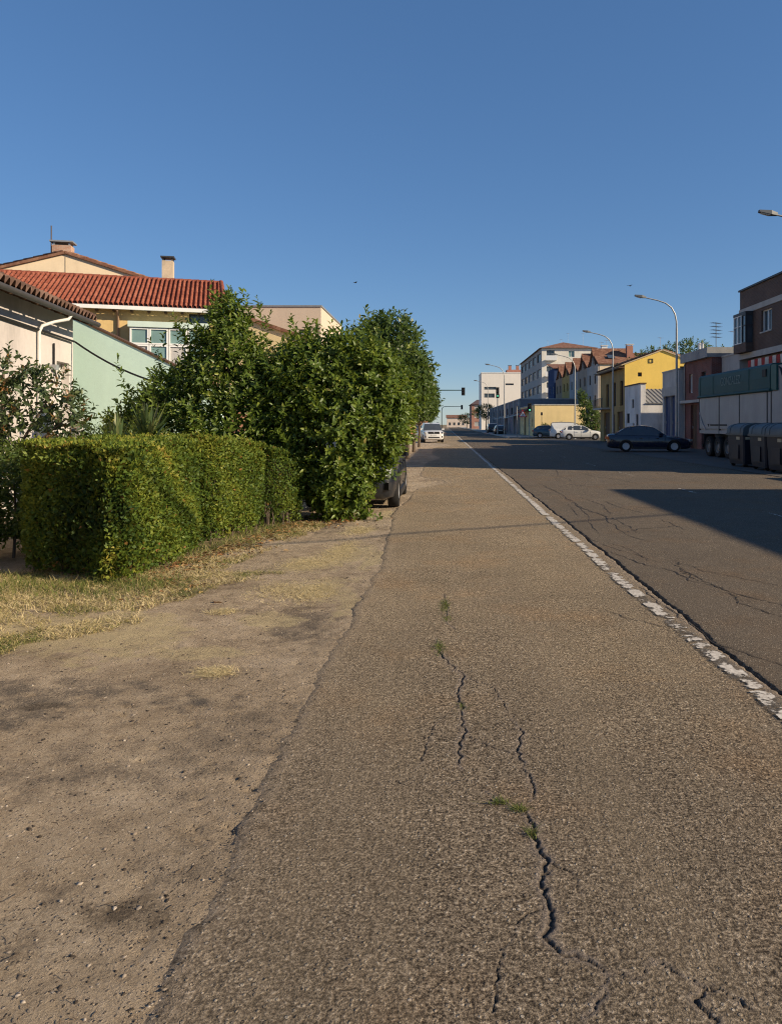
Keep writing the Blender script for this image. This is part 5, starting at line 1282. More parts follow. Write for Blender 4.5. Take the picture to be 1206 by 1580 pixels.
slab((-.5, -.5, 5.6), (11.5, -.5, 5.6), (11.5, 10, 7.2), (-.5, 10, 7.2), .2).build('roof', TILE_BRN, h)
h = thing('far_long_wall', 'long low white wall right of the road at its far end', 'wall', (9.2, 300, -.05))
wm = MB(); wm.box(0, 14, 0, .4, 0, 4.2); wm.build('masonry', stucco('far_cream_render', (.62, .52, .44)), h); MB().box(-.05, 14.05, -.06, .46, 4.203, 4.35).build('coping', CONC, h)

# unseen houses on the right, placed and sized for their shadows on the road
h = thing('roadside_house', 'rendered two-storey house just outside the right edge whose shadow crosses the road', 'house', (17, -13, 0))
wm = MB(); shell(wm, h, 9, 26.4, 6.3, [W_(2 + 4.2 * i, 1.2, 3.6, 1.3) for i in range(6)] + [W_(3 + 8 * i, 1.2, 0, 2.3, kind='door') for i in range(3)]); wm.build('wall', stucco('ground_floor_render', (.42, .40, .38)), h)
MB().box(-.1, 9.1, -.1, 26.5, 6.302, 6.42).build('parapet_cap', CONC, h)
h = thing('roadside_store', 'low store building outside the right edge, before the brick building', 'building', (17, 13.55, 0))
wm = MB(); shell(wm, h, 8, 5.9, 3.6, [W_(.6, 3, 0, 2.6, kind='door', mat=DARK_F, ribs=4), W_(4.2, 1, 1.2, 1.1)]); wm.build('wall', WHT, h)
MB().box(-.1, 8.1, .03, 5.98, 3.602, 3.70).build('parapet_cap', CONC, h)
# ------------------------------------------------------------------ cars
TYRE = plain('tyre_rubber', (.018, .017, .017), .85, .3, 12)
RIM = metal('alloy_rim', (.48, .48, .49), .35)
RIM_S = plain('steel_wheel_cover', (.55, .55, .56), .4, .1, 6)
CARGLASS = glass('car_glass', (.03, .036, .044))
LAMPGL = glass('headlight_glass', (.20, .21, .22))
TAIL = plain('tail_light_red', (.25, .01, .012), .2, .1, 5, coat=.5)
TRIM = plain('black_trim', (.02, .02, .022), .5, .15, 6)
PLATE = plain('plate_white', (.62, .62, .60), .5, .05, 4)
CHROME = metal('chrome', (.6, .6, .62), .2)
def catmull(P, n):
    P = np.array(P, float); m = len(P); out = []
    for t in np.linspace(0, m - 1.0001, n):
        i = int(t); f = t - i
        p0, p1, p2, p3 = P[max(i - 1, 0)], P[i], P[min(i + 1, m - 1)], P[min(i + 2, m - 1)]
        out.append(.5 * ((2 * p1) + (-p0 + p2) * f + (2 * p0 - 5 * p1 + 4 * p2 - p3) * f * f + (-p0 + 3 * p1 - 3 * p2 + p3) * f ** 3))
    return np.array(out)
def body_mesh(stations, wheels, wr, hw):
    S = catmull(stations, 46)
    mb = MB(); k = 0
    prof = [(0, 0), (.80, 0), (.955, .10), (1.0, .32), (1.0, .60), (.975, .82), (.93, .94), (.80, 1.0), (0, 1.02)]
    ring = prof + [(-a, b) for a, b in prof[-2:0:-1]]; n = len(ring)
    vs = [(x, a * w, zb + b * (zt - zb)) for x, zb, zt, w in S for a, b in ring]
    fs = [(i * n + j, i * n + (j + 1) % n, (i + 1) * n + (j + 1) % n, (i + 1) * n + j) for i in range(len(S) - 1) for j in range(n)]
    fs += [tuple(range(n))[::-1], tuple((len(S) - 1) * n + j for j in range(n))]
    mb.add(vs, fs)
    me = mb.mesh('body')
    bm = bmesh.new(); bm.from_mesh(me); bmesh.ops.recalc_face_normals(bm, faces=bm.faces); bm.to_mesh(me); bm.free()
    cut = MB()
    for wx in wheels:
        for s in (-1, 1):
            cut.tube([(wx, s * (hw - .34), wr), (wx, s * (hw + .3), wr)], wr + .055, 28)
    cm = cut.mesh('cut')
    bm = bmesh.new(); bm.from_mesh(cm); bmesh.ops.recalc_face_normals(bm, faces=bm.faces); bm.to_mesh(cm); bm.free()
    o = bpy.data.objects.new('tmp_body', me); c = bpy.data.objects.new('tmp_cut', cm)
    COL.objects.link(o); COL.objects.link(c)
    m = o.modifiers.new('b', 'BOOLEAN'); m.operation = 'DIFFERENCE'; m.object = c; m.solver = 'EXACT'
    dg = bpy.context.evaluated_depsgraph_get()
    res = bpy.data.meshes.new_from_object(o.evaluated_get(dg))
    bpy.data.objects.remove(o); bpy.data.objects.remove(c)
    res.shade_smooth(); res.set_sharp_from_angle(angle=R(38))
    return res
WHEEL_CACHE = {}
def wheel(root, x, y, r, side, rim=RIM, w=.21):
    key = (round(r, 3), rim.name, w)
    if key not in WHEEL_CACHE:
        t = MB().lathe([(r * .62, -w / 2), (r * .93, -w / 2), (r, -w * .36), (r, w * .36), (r * .93, w / 2), (r * .62, w / 2)], n=28, axis='y', cap=False).mesh('tyre', 40)
        rm = MB(); rm.lathe([(r * .66, -w * .42), (r * .66, w * .40), (r * .58, w * .44), (r * .55, w * .30), (r * .2, w * .26), (r * .16, w * .40), (.01, w * .42)], n=24, axis='y')
        for k in range(5):
            a = 2 * math.pi * k / 5
            d = Vector((math.cos(a), 0, math.sin(a))); e = Vector((-math.sin(a), 0, math.cos(a)))
            rm.prism([(r * .12, -.035), (r * .58, -.028), (r * .58, .028), (r * .12, .035)], (0, w * .27, 0), d, e, (0, w * .13, 0))
        WHEEL_CACHE[key] = (t, rm.mesh('rim', 35))
    t, rm = WHEEL_CACHE[key]
    W = bpy.data.objects.new('wheel', None); COL.objects.link(W); W.parent = root; W.location = (x, y, r)
    W.rotation_euler = (0, 0, 0 if side > 0 else math.pi); W.empty_display_size = .1
    link('tyre', t, TYRE, W); link('rim', rm, rim, W)
def car(name, label, cat, loc, rz, st, green, belt_w, roof_w, wheels, wr, mat, group=None, rim=RIM, glassfrom=(1, -2), pillars=(), front=None, rails=False, van=False, plate='front'):
    root = thing(name, label, cat, loc, rz, group)
    hw = max(s[3] for s in st)
    link('body', body_mesh(st, wheels, wr, hw), mat, root)
    zb = green[0][1]; zr = max(p[1] for p in green)
    G = catmull(green, 25) if not van else catmull(green, 41)
    def wid(z): return belt_w + (roof_w - belt_w) * max(0, min(1, (z - zb) / (zr - zb))) ** 1.15
    gl_, rf = MB(), MB()
    xa, xb = glassfrom            # roof panel spans x in [xb, xa]
    for (x0, z0), (x1, z1) in zip(G, G[1:]):
        w0, w1 = wid(z0), wid(z1)
        tgt = rf if xb <= (x0 + x1) / 2 <= xa else gl_
        c0, c1 = z0 + .03 * min(1, (z0 - zb + .1) * 3), z1 + .03 * min(1, (z1 - zb + .1) * 3)
        tgt.add([(x0, w0, z0), (x1, w1, z1), (x1, w1 * .6, c1 - .006), (x0, w0 * .6, c0 - .006), (x1, 0, c1), (x0, 0, c0), (x1, -w1 * .6, c1 - .006), (x0, -w0 * .6, c0 - .006), (x1, -w1, z1), (x0, -w0, z0)],
                [(0, 1, 2, 3), (3, 2, 4, 5), (5, 4, 6, 7), (7, 6, 8, 9)])
    gl_.build('windscreens', CARGLASS, root, 40); rf.build('roof', mat, root, 50)
    zb2 = zb - .04
    for s in (1, -1):
        sd_ = MB()
        pts = [(x, s * wid(z), z) for x, z in G] + [(G[-1][0], s * belt_w, zb2), (G[0][0], s * belt_w, zb2)]
        sd_.add(pts, [tuple(range(len(pts)))]); sd_.build('side_windows', CARGLASS if not van else mat, root)
        pl = MB()
        # frame along the roof edge and the pillars, proud of the glass
        for (x0, z0), (x1, z1) in zip(G, G[1:]):
            y0, y1 = s * (wid(z0) + .008), s * (wid(z1) + .008)
            d0, d1 = .045, .045
            nx = Vector((x1 - x0, 0, z1 - z0)).normalized(); dn = Vector((-nx.z, 0, nx.x))
            if dn.z > 0: dn = -dn
            a, b_ = Vector((x0, y0, z0 + .006)), Vector((x1, y1, z1 + .006))
            c_, d_ = b_ + dn * d1, a + dn * d0
            c_.y += s * .012; d_.y += s * .012
            pl.add([a, b_, c_, d_], [(0, 1, 2, 3)])
        for px, lean, wd in pillars:
            zt_ = np.interp(-px, -G[:, 0], G[:, 1]); yb, yt = s * (belt_w + .010), s * (wid(zt_) + .012)
            pl.add([(px - wd / 2 + lean, yb, zb2), (px + wd / 2 + lean, yb, zb2), (px + wd / 2, yt, zt_), (px - wd / 2, yt, zt_)], [(0, 1, 2, 3)])
        pl.build('window_frame', mat if not van else TRIM, root)
        MB().box(green[0][0] - .42, green[0][0] - .22, s * (belt_w + .04) if s > 0 else s * (belt_w + .24), s * (belt_w + .24) if s > 0 else s * (belt_w + .04), zb + .01, zb + .15, rot=s * -.2).build('mirror', mat if not van else TRIM, root)
        for hx in (wheels[0] - .95, wheels[0] - 1.85):
            MB().box(hx - .09, hx + .09, s * (hw - .012) if s > 0 else s * (hw + .022), s * (hw + .022) if s > 0 else s * (hw - .012), zb - .16, zb - .125).build('door_handle', mat, root)
        for wx in wheels: wheel(root, wx, s * (hw - .105), wr, s, rim)
        MB().box(wheels[1] + wr + .08, wheels[0] - wr - .08, s * (hw - .03) if s > 0 else s * (hw + .006), s * (hw + .006) if s > 0 else s * (hw - .03), st[5][1] + .0, st[5][1] + .13).build('sill', TRIM, root)
        for hx in (wheels[0] - .50, wheels[0] - 1.42, wheels[0] - 2.15):
            MB().box(hx - .005, hx + .005, s * (hw - .02) if s > 0 else s * (hw + .004), s * (hw + .004) if s > 0 else s * (hw - .02), st[5][1] + .2, zb - .08).build('door_gap', TRIM, root)
    xf = st[0][0]; f = front or {}
    hz = f.get('hz', .66); gw = f.get('gw', .42)
    gz0, gz1 = f.get('grille', (hz - .10, hz + .02))
    MB().box(xf - .10, xf + .012, -gw, gw, gz0, gz1).build('grille', TRIM, root)
    MB().lathe([(.055, 0), (.055, .015), (.04, .02)], (xf + .012, 0, (gz0 + gz1) / 2), 14, 'x').build('badge', CHROME, root)
    MB().box(xf - .14, xf + .006, -.5, .5, st[0][1] + .02, st[0][1] + .12).build('lower_intake', TRIM, root)
    MB().box(xf + .002, xf + .020, -.26, .26, gz0 - .15, gz0 - .04).build('number_plate', PLATE, root)
    for s in (1, -1):
        y = s * f.get('hy', .66)
        MB().box(xf - .20, xf - .015, y - .17, y + .17, hz - .06, hz + .075, rot=s * -.55).build('headlight', LAMPGL, root)
        y = s * .68
        MB().box(xf - .13, xf - .02, y - .11, y + .11, st[0][1] + .06, st[0][1] + .20, rot=s * -.5).build('fog_lamp', TRIM, root)
        xr = st[-1][0]
        MB().box(xr - .005, xr + .16, s * .64 - .16, s * .64 + .16, zb - .22, zb - .04, rot=s * .5).build('tail_light', TAIL, root)
    MB().box(st[-1][0] - .02, st[-1][0], -.26, .26, .62, .73).build('number_plate', PLATE, root)
    if rails:
        for s in (1, -1):
            MB().tube([(xa - .15, s * roof_w * .92, zr + .02), (xa - .3, s * roof_w * .94, zr + .06), (xb + .3, s * roof_w * .94, zr + .06), (xb + .15, s * roof_w * .92, zr + .0)], .018, 6).build('roof_rail', TRIM, root)
    return root
ST_SEDAN = [(2.36, .34, .60, .56), (2.29, .24, .69, .74), (2.10, .19, .75, .84), (1.7, .17, .85, .895), (1.1, .17, .93, .905), (.6, .17, .965, .91), (-.4, .17, .98, .91), (-1.4, .17, 1.0, .905), (-1.85, .19, 1.03, .885), (-2.15, .22, 1.03, .84), (-2.31, .27, .98, .76), (-2.37, .33, .88, .6)]
GR_SEDAN = [(.98, .93), (.60, 1.20), (.22, 1.42), (-.25, 1.505), (-.80, 1.49), (-1.3, 1.38), (-1.65, 1.20), (-1.95, 1.02)]
ST_HATCH = [(2.14, .34, .62, .56), (2.08, .24, .72, .74), (1.92, .19, .80, .83), (1.6, .18, .90, .88), (1.1, .18, .97, .895), (.6, .18, 1.0, .90), (-.4, .18, 1.02, .90), (-1.3, .18, 1.05, .895), (-1.75, .20, 1.07, .87), (-1.98, .24, 1.04, .83), (-2.10, .30, .95, .76), (-2.14, .36, .85, .64)]
GR_HATCH = [(1.02, .97), (.62, 1.22), (.2, 1.43), (-.3, 1.50), (-.9, 1.485), (-1.45, 1.42), (-1.75, 1.27), (-2.0, 1.05)]
ST_SUV = [(2.3, .42, .86, .62), (2.25, .32, .96, .78), (2.1, .27, 1.03, .87), (1.7, .26, 1.08, .91), (1.1, .26, 1.12, .92), (.6, .26, 1.14, .925), (-.4, .26, 1.15, .925), (-1.4, .26, 1.16, .92), (-2.0, .28, 1.16, .90), (-2.2, .32, 1.12, .86), (-2.28, .36, 1.06, .82), (-2.3, .42, .98, .74)]
GR_SUV = [(1.05, 1.12), (.75, 1.36), (.45, 1.62), (.0, 1.74), (-.8, 1.755), (-1.6, 1.72), (-2.0, 1.58), (-2.22, 1.14)]
ST_VAN = [(2.2, .36, .72, .60), (2.14, .26, .86, .78), (1.98, .21, .98, .86), (1.7, .2, 1.06, .89), (1.2, .2, 1.12, .90), (.6, .2, 1.13, .90), (-.4, .2, 1.13, .90), (-1.4, .2, 1.13, .90), (-1.9, .22, 1.13, .89), (-2.12, .26, 1.12, .87), (-2.18, .3, 1.1, .86), (-2.2, .36, 1.05, .84)]
GR_VAN = [(1.5, 1.09), (1.1, 1.38), (.72, 1.68), (.3, 1.80), (-.6, 1.84), (-1.5, 1.83), (-2.0, 1.78), (-2.13, 1.5), (-2.17, 1.1)]
NAVY = paint('navy_car_paint', (.010, .014, .034), .22); GREY = paint('slate_grey_car_paint', (.012, .014, .019), .3); WHITEP = paint('white_car_paint', (.72, .72, .70), .3); TEAL = paint('teal_blue_car_paint', (.03, .075, .11), .3); DARKP = paint('black_car_paint', (.012, .012, .014), .3)

# grey hatchback, nose towards us, behind the laurel
car('parked_car', 'slate grey car nosing out from behind the big laurel', 'car', (-1.78, 16.0, -.02), R(-90), ST_HATCH, GR_HATCH, .79, .58, (1.36, -1.30), .325, GREY, pillars=((-.1, -.02, .09), (-.95, .0, .09), (-1.5, -.12, .12)), glassfrom=(.05, -1.5), front=dict(hz=.72, gw=.40, hy=.60, grille=(.62, .72)))
# white off-roader
car('parked_car', 'white off-roader facing us at the verge beyond the street trees', 'car', (-1.15, 68.2, -.03), R(-84), ST_SUV, GR_SUV, .84, .68, (1.42, -1.38), .38, WHITEP, pillars=((-.05, 0, .1), (-1.0, 0, .1)), glassfrom=(.3, -2.05), rails=True, front=dict(hz=.92, gw=.50, hy=.70, grille=(.80, 1.0)))
# dark blue saloon crossing
car('moving_car', 'dark navy saloon turning off the road in the shade', 'car', (12.0, 44.0, .012), R(-10), ST_SEDAN, GR_SEDAN, .80, .575, (1.40, -1.31), .33, NAVY, rim=RIM_S, pillars=((-.12, -.03, .09), (-1.02, 0, .1)), glassfrom=(.0, -1.1), front=dict(hz=.68, gw=.34, hy=.66, grille=(.58, .70)))
# white hatch, van and blue car side by side
car('parked_car', 'sunlit white hatchback parked before the white van', 'car', (14.25, 77.5, .012), R(-6), ST_HATCH, GR_HATCH, .79, .58, (1.36, -1.30), .315, WHITEP, pillars=((-.1, -.02, .1), (-.95, .0, .1), (-1.5, -.12, .2)), glassfrom=(.05, -1.5), group='cars parked across the street')
car('parked_van', 'small white panel van behind the white hatchback', 'van', (13.9, 82.6, .012), R(-4), ST_VAN, GR_VAN, .82, .70, (1.36, -1.32), .315, WHITEP, glassfrom=(.72, -2.05), van=True, front=dict(hz=.85, grille=(.7, .8)), group='cars parked across the street')
car('parked_car', 'teal blue car half hidden left of the white van', 'car', (12.6, 88.0, .012), R(-8), ST_HATCH, GR_HATCH, .79, .58, (1.36, -1.30), .315, TEAL, pillars=((-.1, -.02, .1), (-.95, .0, .1), (-1.5, -.12, .2)), glassfrom=(.05, -1.5), group='cars parked across the street')
car('parked_car', 'dark car seen from behind under the cream awning', 'car', (8.6, 116, -.0), R(90), ST_HATCH, GR_HATCH, .79, .58, (1.36, -1.30), .315, DARKP, pillars=((-.1, -.02, .1), (-.95, .0, .1)), glassfrom=(.05, -1.5))
car('parked_car', 'farther dark car by the warehouse kerb', 'car', (8.5, 132, -.0), R(90), ST_SUV, GR_SUV, .84, .68, (1.42, -1.38), .38, DARKP, pillars=((-.05, 0, .1), (-1.0, 0, .1)), glassfrom=(.3, -2.05))
car('parked_van', 'pale van behind the white off-roader', 'van', (-1.9, 92, -.03), R(-88), ST_VAN, GR_VAN, .82, .70, (1.36, -1.32), .315, paint('pale_grey_car_paint', (.50, .52, .53)), glassfrom=(.72, -2.05), van=True)
car('parked_car', 'silver car in the line behind the white off-roader', 'car', (-2.3, 80.5, -.03), R(-90), ST_HATCH, GR_HATCH, .79, .58, (1.36, -1.30), .315, paint('silver_car_paint', (.33, .34, .35)), pillars=((-.1, -.02, .1), (-.95, .0, .1)), glassfrom=(.05, -1.5))

# ------------------------------------------------------------------ lorry trailer
PANEL = plain('white_trailer_panel', (.32, .32, .32), .5, .12, 1.2, streak=.15); TARP = plain('green_tarpaulin', (.018, .070, .074), .6, .15, 1.5, .4, 8); CHASS = plain('chassis_black', (.015, .015, .017), .6, .2, 4)
h = thing('lorry_trailer', 'tall tipper trailer with green rolled tarpaulin and white side panels', 'trailer', (13.2, 27.2, .012))
L_ = 11.4
ys = [0, 2.9, 3.28, 6.15, 8.62, L_]
MB().box(.06, 2.44, .05, L_ - .05, 1.20, 3.95).build('body', PANEL, h)
for a, b_ in zip(ys, ys[1:]):
    mb = MB(); mb.box(-.005, .058, a + .05, b_ - .05, 1.38, 2.92); mb.build('side_panel', PANEL, h)
for y in ys:
    MB().box(-.02, .057, y - .045 if y else .0, y + .045 if y < L_ else L_, 1.15, 2.93).build('panel_post', DARK_F, h)
MB().box(-.012, 2.5, 0.01, L_ - .01, 1.14, 1.30).build('floor_rail', PANEL, h)
tp = MB()
tp.add([(-.04, 2.95, 2.95), (-.04, L_ + .02, 2.95), (-.055, L_ + .02, 3.5), (-.03, L_ + .02, 3.98), (.08, L_ + .02, 4.08), (2.4, L_ + .02, 4.08), (2.54, L_ + .02, 3.95), (2.54, L_ + .02, 2.95),
        (-.04, 2.95, 2.95), (-.055, 2.95, 3.5), (-.03, 2.95, 3.98), (.08, 2.95, 4.08), (2.4, 2.95, 4.08), (2.54, 2.95, 3.95), (2.54, 2.95, 2.95)],
       [(0, 1, 2, 9), (9, 2, 3, 10), (10, 3, 4, 11), (11, 4, 5, 12), (12, 5, 6, 13), (13, 6, 7, 14), (1, 7, 6, 5, 4, 3, 2), (8, 9, 10, 11, 12, 13, 14)])
tarp = tp.build('tarpaulin', TARP, h)
MB().tube([(-.06, 2.9, 2.99), (-.06, L_ + .03, 2.99)], .06, 8).build('roll_tube', TARP, h, 50)
for yy in (5.0, 9.3, 11.1): MB().box(-.066, -.056, yy, yy + .05, 3.0, 4.0).build('strap', plain('dark_strap', (.03, .09, .09), .7, .1, 3), tarp)
MB().box(-.09, .02, 3.25, 3.6, 3.55, 3.85).build('tarp_motor', CHASS, h)
fc = bpy.data.curves.new('lettering', 'FONT'); fc.body = 'GONZALEZ'; fc.size = .55; fc.extrude = .002; fc.align_x = 'CENTER'
fc.materials.append(plain('faded_lettering', (.15, .22, .22), .7, .2, 3))
ft = bpy.data.objects.new('tmp_text', fc); COL.objects.link(ft); bpy.context.view_layer.update()
fm = bpy.data.meshes.new_from_object(ft.evaluated_get(bpy.context.evaluated_depsgraph_get())); bpy.data.objects.remove(ft)
fo = bpy.data.objects.new('lettering', fm); COL.objects.link(fo); fo.parent = h; fo.location = (-.066, 7.1, 3.42); fo.rotation_euler = (R(90), 0, R(-90))
fo.scale = (.82, 1, 1)
mk = MB(); mk.prism([(0, 0), (.30, 0), (.15, -.16)], (-.012, 10.2, 1.62), (0, -1, 0), (0, 0, 1), (-.003, 0, 0)); mk.prism([(.36, -.02), (2.6, -.02), (2.6, -.10), (.42, -.10)], (-.012, 10.2, 1.62), (0, -1, 0), (0, 0, 1), (-.003, 0, 0)); mk.build('maker_mark', CHASS, h)
MB().tube([(-.02, 11.35, 2.2), (-.03, 10.9, 1.7), (-.02, 10.4, 1.32)], .025, 6).build('brace', ZINC, h)
ch = MB(); ch.box(.75, .95, .3, L_ - .2, .85, 1.135); ch.box(1.55, 1.75, .3, L_ - .2, .85, 1.135); ch.box(.1, 2.4, L_ - .25, L_ - .1, .45, .60); ch.build('chassis', CHASS, h)
MB().box(.9, .96, 6.2, L_ - .3, .3, 1.13).build('inner_guard', CHASS, h)
for y in (10.75,): MB().box(.02, .55, y, y + .04, .35, 1.1).build('mudguard', CHASS, h)
MB().box(.1, .2, 3.3, 6.6, .45, .95).build('side_guard', ZINC, h)
for y in (1.6,):
    for x in (.35, 2.05): MB().box(x, x + .12, y, y + .12, 0, 1.13).build('landing_leg', ZINC, h)
for y in (7.6, 8.85, 10.1):
    for s, x in ((-1, .16), (1, 2.34)):
        W = bpy.data.objects.new('wheel', None); COL.objects.link(W); W.parent = h; W.location = (x, y, .5); W.rotation_euler = (0, 0, R(90) if s < 0 else R(-90)); W.empty_display_size = .1
        key = 'truck'
        if key not in WHEEL_CACHE:
            WHEEL_CACHE[key] = (MB().lathe([(.30, -.16), (.47, -.16), (.5, -.12), (.5, .12), (.47, .16), (.30, .16)], n=28, axis='y', cap=False).mesh('tyre', 40), MB().lathe([(.32, -.1), (.32, .14), (.29, .16), (.26, .05), (.16, .02), (.14, .12), (.02, .13)], n=20, axis='y').mesh('rim', 35))
        link('tyre', WHEEL_CACHE[key][0], TYRE, W); link('rim', WHEEL_CACHE[key][1], plain('dusty_steel', (.20, .19, .18), .6, .2, 5), W)
MB().tube([(-.03, .4, 1.5), (-.10, 1.2, 2.6), (-.05, 1.9, 3.7), (.1, 2.4, 3.9)], .04, 8).build('hose', CHASS, h, 50)
MB().box(-.03, .055, 2.4, 2.9, 2.96, 4.0).build('front_post', plain('dark_green_frame', (.02, .09, .08), .5, .1, 3), h)

# ------------------------------------------------------------------ rubbish containers
BIN_M = plain('bin_dark_plastic', (.018, .022, .035), .5, .2, 2); LID_M = plain('bin_lid_grey', (.075, .092, .098), .5, .15, 2); STK = plain('bin_sticker', (.45, .40, .28), .6, .15, 4)
def container(label, loc, rz):
    root = thing('rubbish_container', label, 'bin', loc, rz, 'rubbish containers at the roadside')
    w, d = .58, .72            # half depth (x) and half length (y)
    b = MB(); zs = [(.10, .90), (.25, .93), (.9, .98), (1.18, 1.0)]
    vs = []
    for z, s in zs:
        for x, y in ((-w, -d * .92), (-w * .92, -d), (w * .92, -d), (w, -d * .92), (w, d * .92), (w * .92, d), (-w * .92, d), (-w, d * .92)): vs.append((x * s, y * s, z))
    fs = [(i * 8 + j, i * 8 + (j + 1) % 8, (i + 1) * 8 + (j + 1) % 8, (i + 1) * 8 + j) for i in range(3) for j in range(8)] + [tuple(range(8))[::-1], tuple(range(24, 32))]
    body = b.add(vs, fs).build('body', BIN_M, root)
    for y in (0,): MB().prism([(-.30, .3), (.30, .3), (.32, .82), (-.32, .82)], (-w * .985, y, 0), (0, 1, 0), (0, 0, 1), (-.02, 0, 0)).build('rib', BIN_M, body)
    for x in (0,): MB().prism([(-.30, .3), (.30, .3), (.32, .82), (-.32, .82)], (x, -d * .985, 0), (1, 0, 0), (0, 0, 1), (0, -.02, 0)).build('rib', BIN_M, body)
    MB().box(-w - .04, w + .04, -d - .04, d + .04, 1.182, 1.25).build('rim', LID_M, root)
    l_ = MB(); n = 12; pr = []
    for i in range(n + 1):
        a = math.pi * i / n; pr.append((-math.cos(a) * (w + .02), 1.25 + .39 * math.sin(a) ** .55))
    l_.prism(pr, (0, -d - .01, 0), (1, 0, 0), (0, 0, 1), (0, 2 * d + .02, 0))
    ld = l_.build('lid', LID_M, root, 40)
    for y in (-.45, .45):
        l2 = MB(); q = [(x * 1.02, (z - 1.25) * 1.04 + 1.25) for x, z in pr]; l2.prism(q, (0, y - .03, 0), (1, 0, 0), (0, 0, 1), (0, .06, 0)); l2.build('lid_rib', LID_M, ld, 40)
    MB().box(-w * .97 - .022, -w * .97 + .02, -d * .55, -d * .15, 1.02, 1.13).build('sticker', STK, root)
    MB().box(-.50, -.26, -d * 1.0 - .006, -d * .97, 1.03, 1.13).build('sticker', STK, root)
    for x in (-.42, .42):
        for y in (-.52, .52): MB().lathe([(.02, -.03), (.08, -.03), (.08, .03), (.02, .03)], (x, y, .08), 14, 'y').build('castor', BLACK, root)
    return root
container('rubbish container farthest from us, next to the lorry trailer wheels', (11.6, 28.3, .012), R(2))
container('middle rubbish container of the three at the roadside', (11.52, 26.1, .012), R(-2))
container('nearest rubbish container, cut by the right edge of the picture', (11.33, 24.2, .012), R(1))

# ------------------------------------------------------------------ street lamps
POLE = metal('galvanised_pole', (.34, .34, .33), .45); HEAD = plain('lamp_head_grey', (.10, .11, .12), .5, .1, 3)
LENS = plain('lamp_lens', (.55, .56, .55), .3, .05, 3)
def street_lamp(label, loc, H=9.5, reach=2.5):
    root = thing('street_lamp', label, 'street lamp', loc, 0, 'street lamps along the right side')
    k = H / 9.5
    base = MB(); base.box(-.2, .2, -.2, .2, 0, .03); base.build('base_plate', ZINC, root)
    MB().tube([(0, 0, .03), (0, 0, 4.0 * k), (0, 0, 7.5 * k)], [.095, .075, .058], 10).build('pole', POLE, root, 50)
    a = MB(); a.tube([(0, 0, 7.45 * k), (-.01, 0, 7.9 * k), (-.10, 0, 8.35 * k), (-.32, 0, 8.75 * k), (-.68, 0, 9.02 * k), (-1.15, 0, 9.18 * k), (-reach + .55, 0, 9.36 * k)], [.05, .05, .048, .045, .042, .038, .034], 8); a.build('arm', POLE, root, 50)
    hd = MB(); z = 9.36 * k; x1 = -reach + .62
    hd.add([(x1, -.06, z - .04), (x1, .06, z - .04), (x1, .06, z + .06), (x1, -.06, z + .06), (x1 - .25, -.14, z - .02), (x1 - .25, .14, z - .02), (x1 - .25, .11, z + .14), (x1 - .25, -.11, z + .14), (x1 - .68, -.10, z + .09), (x1 - .68, .10, z + .09), (x1 - .68, .07, z + .17), (x1 - .68, -.07, z + .17)],
           [(0, 1, 2, 3), (0, 4, 5, 1), (1, 5, 6, 2), (2, 6, 7, 3), (3, 7, 4, 0), (4, 8, 9, 5), (5, 9, 10, 6), (6, 10, 11, 7), (7, 11, 8, 4), (8, 11, 10, 9)])
    ho = hd.build('lamp_head', HEAD, root)
    MB().add([(x1 - .28, -.10, z - .015), (x1 - .28, .10, z - .015), (x1 - .62, .07, z + .062), (x1 - .62, -.07, z + .062), (x1 - .3, -.08, z - .04), (x1 - .3, .08, z - .04), (x1 - .6, .06, z + .035), (x1 - .6, -.06, z + .035)], [(4, 5, 6, 7), (0, 1, 5, 4), (1, 2, 6, 5), (2, 3, 7, 6), (3, 0, 4, 7)]).build('lens', LENS, ho)
    MB().box(-.10, -.085, -.06, .06, .5, .95).build('access_door', ZINC, root)
    return root
street_lamp('tall curved lamp whose head pokes in at the upper right edge', (14.2, 27.6, .012))
street_lamp('tall curved street lamp standing before the garage with blue doors', (14.2, 45.6, .012))
street_lamp('tall curved street lamp in front of the yellow gable house', (14.2, 62.8, .012))
street_lamp('curved street lamp rising behind the white van', (14.2, 81, .012), 9.3)
street_lamp('thin far street lamp before the white block, nearer of two', (7.95, 98.7, .13))
street_lamp('thinnest far street lamp left of the white block edge', (7.9, 135, .13))

# ------------------------------------------------------------------ traffic signals and signs
SIG = plain('signal_black', (.02, .022, .022), .6, .1, 4); SIGG = metal('signal_green_post', (.04, .10, .07), .5)
GREEN_ON = emit('green_signal_lamp', (.15, .9, .5), .7); OFF = plain('dark_signal_lens', (.05, .03, .03), .4, .1, 4)
def signal_head(root, x, y, z, lit=None, hgt=.95):
    b = MB(); b.box(x - .17, x + .17, y - .12, y + .12, z, z + hgt); b.box(x - .24, x + .24, y + .1205, y + .14, z - .06, z + hgt + .06)
    hb = b.build('signal_head', SIG, root)
    for i in range(3):
        c = (x, y - .121, z + hgt * (i + .5) / 3)
        MB().lathe([(.105, 0), (.10, -.012), (.05, -.03), (.005, -.035)], c, 14, 'y').build('signal_lens', GREEN_ON if lit and i == 0 else OFF, hb)
        v = MB(); v.prism([(.13 * math.cos(a), .13 * math.sin(a)) for a in np.linspace(.2, math.pi - .2, 8)] + [(.115 * math.cos(a), .115 * math.sin(a)) for a in np.linspace(math.pi - .2, .2, 8)], c, (1, 0, 0), (0, 0, 1), (0, -.2, 0)); v.build('visor', SIG, hb)
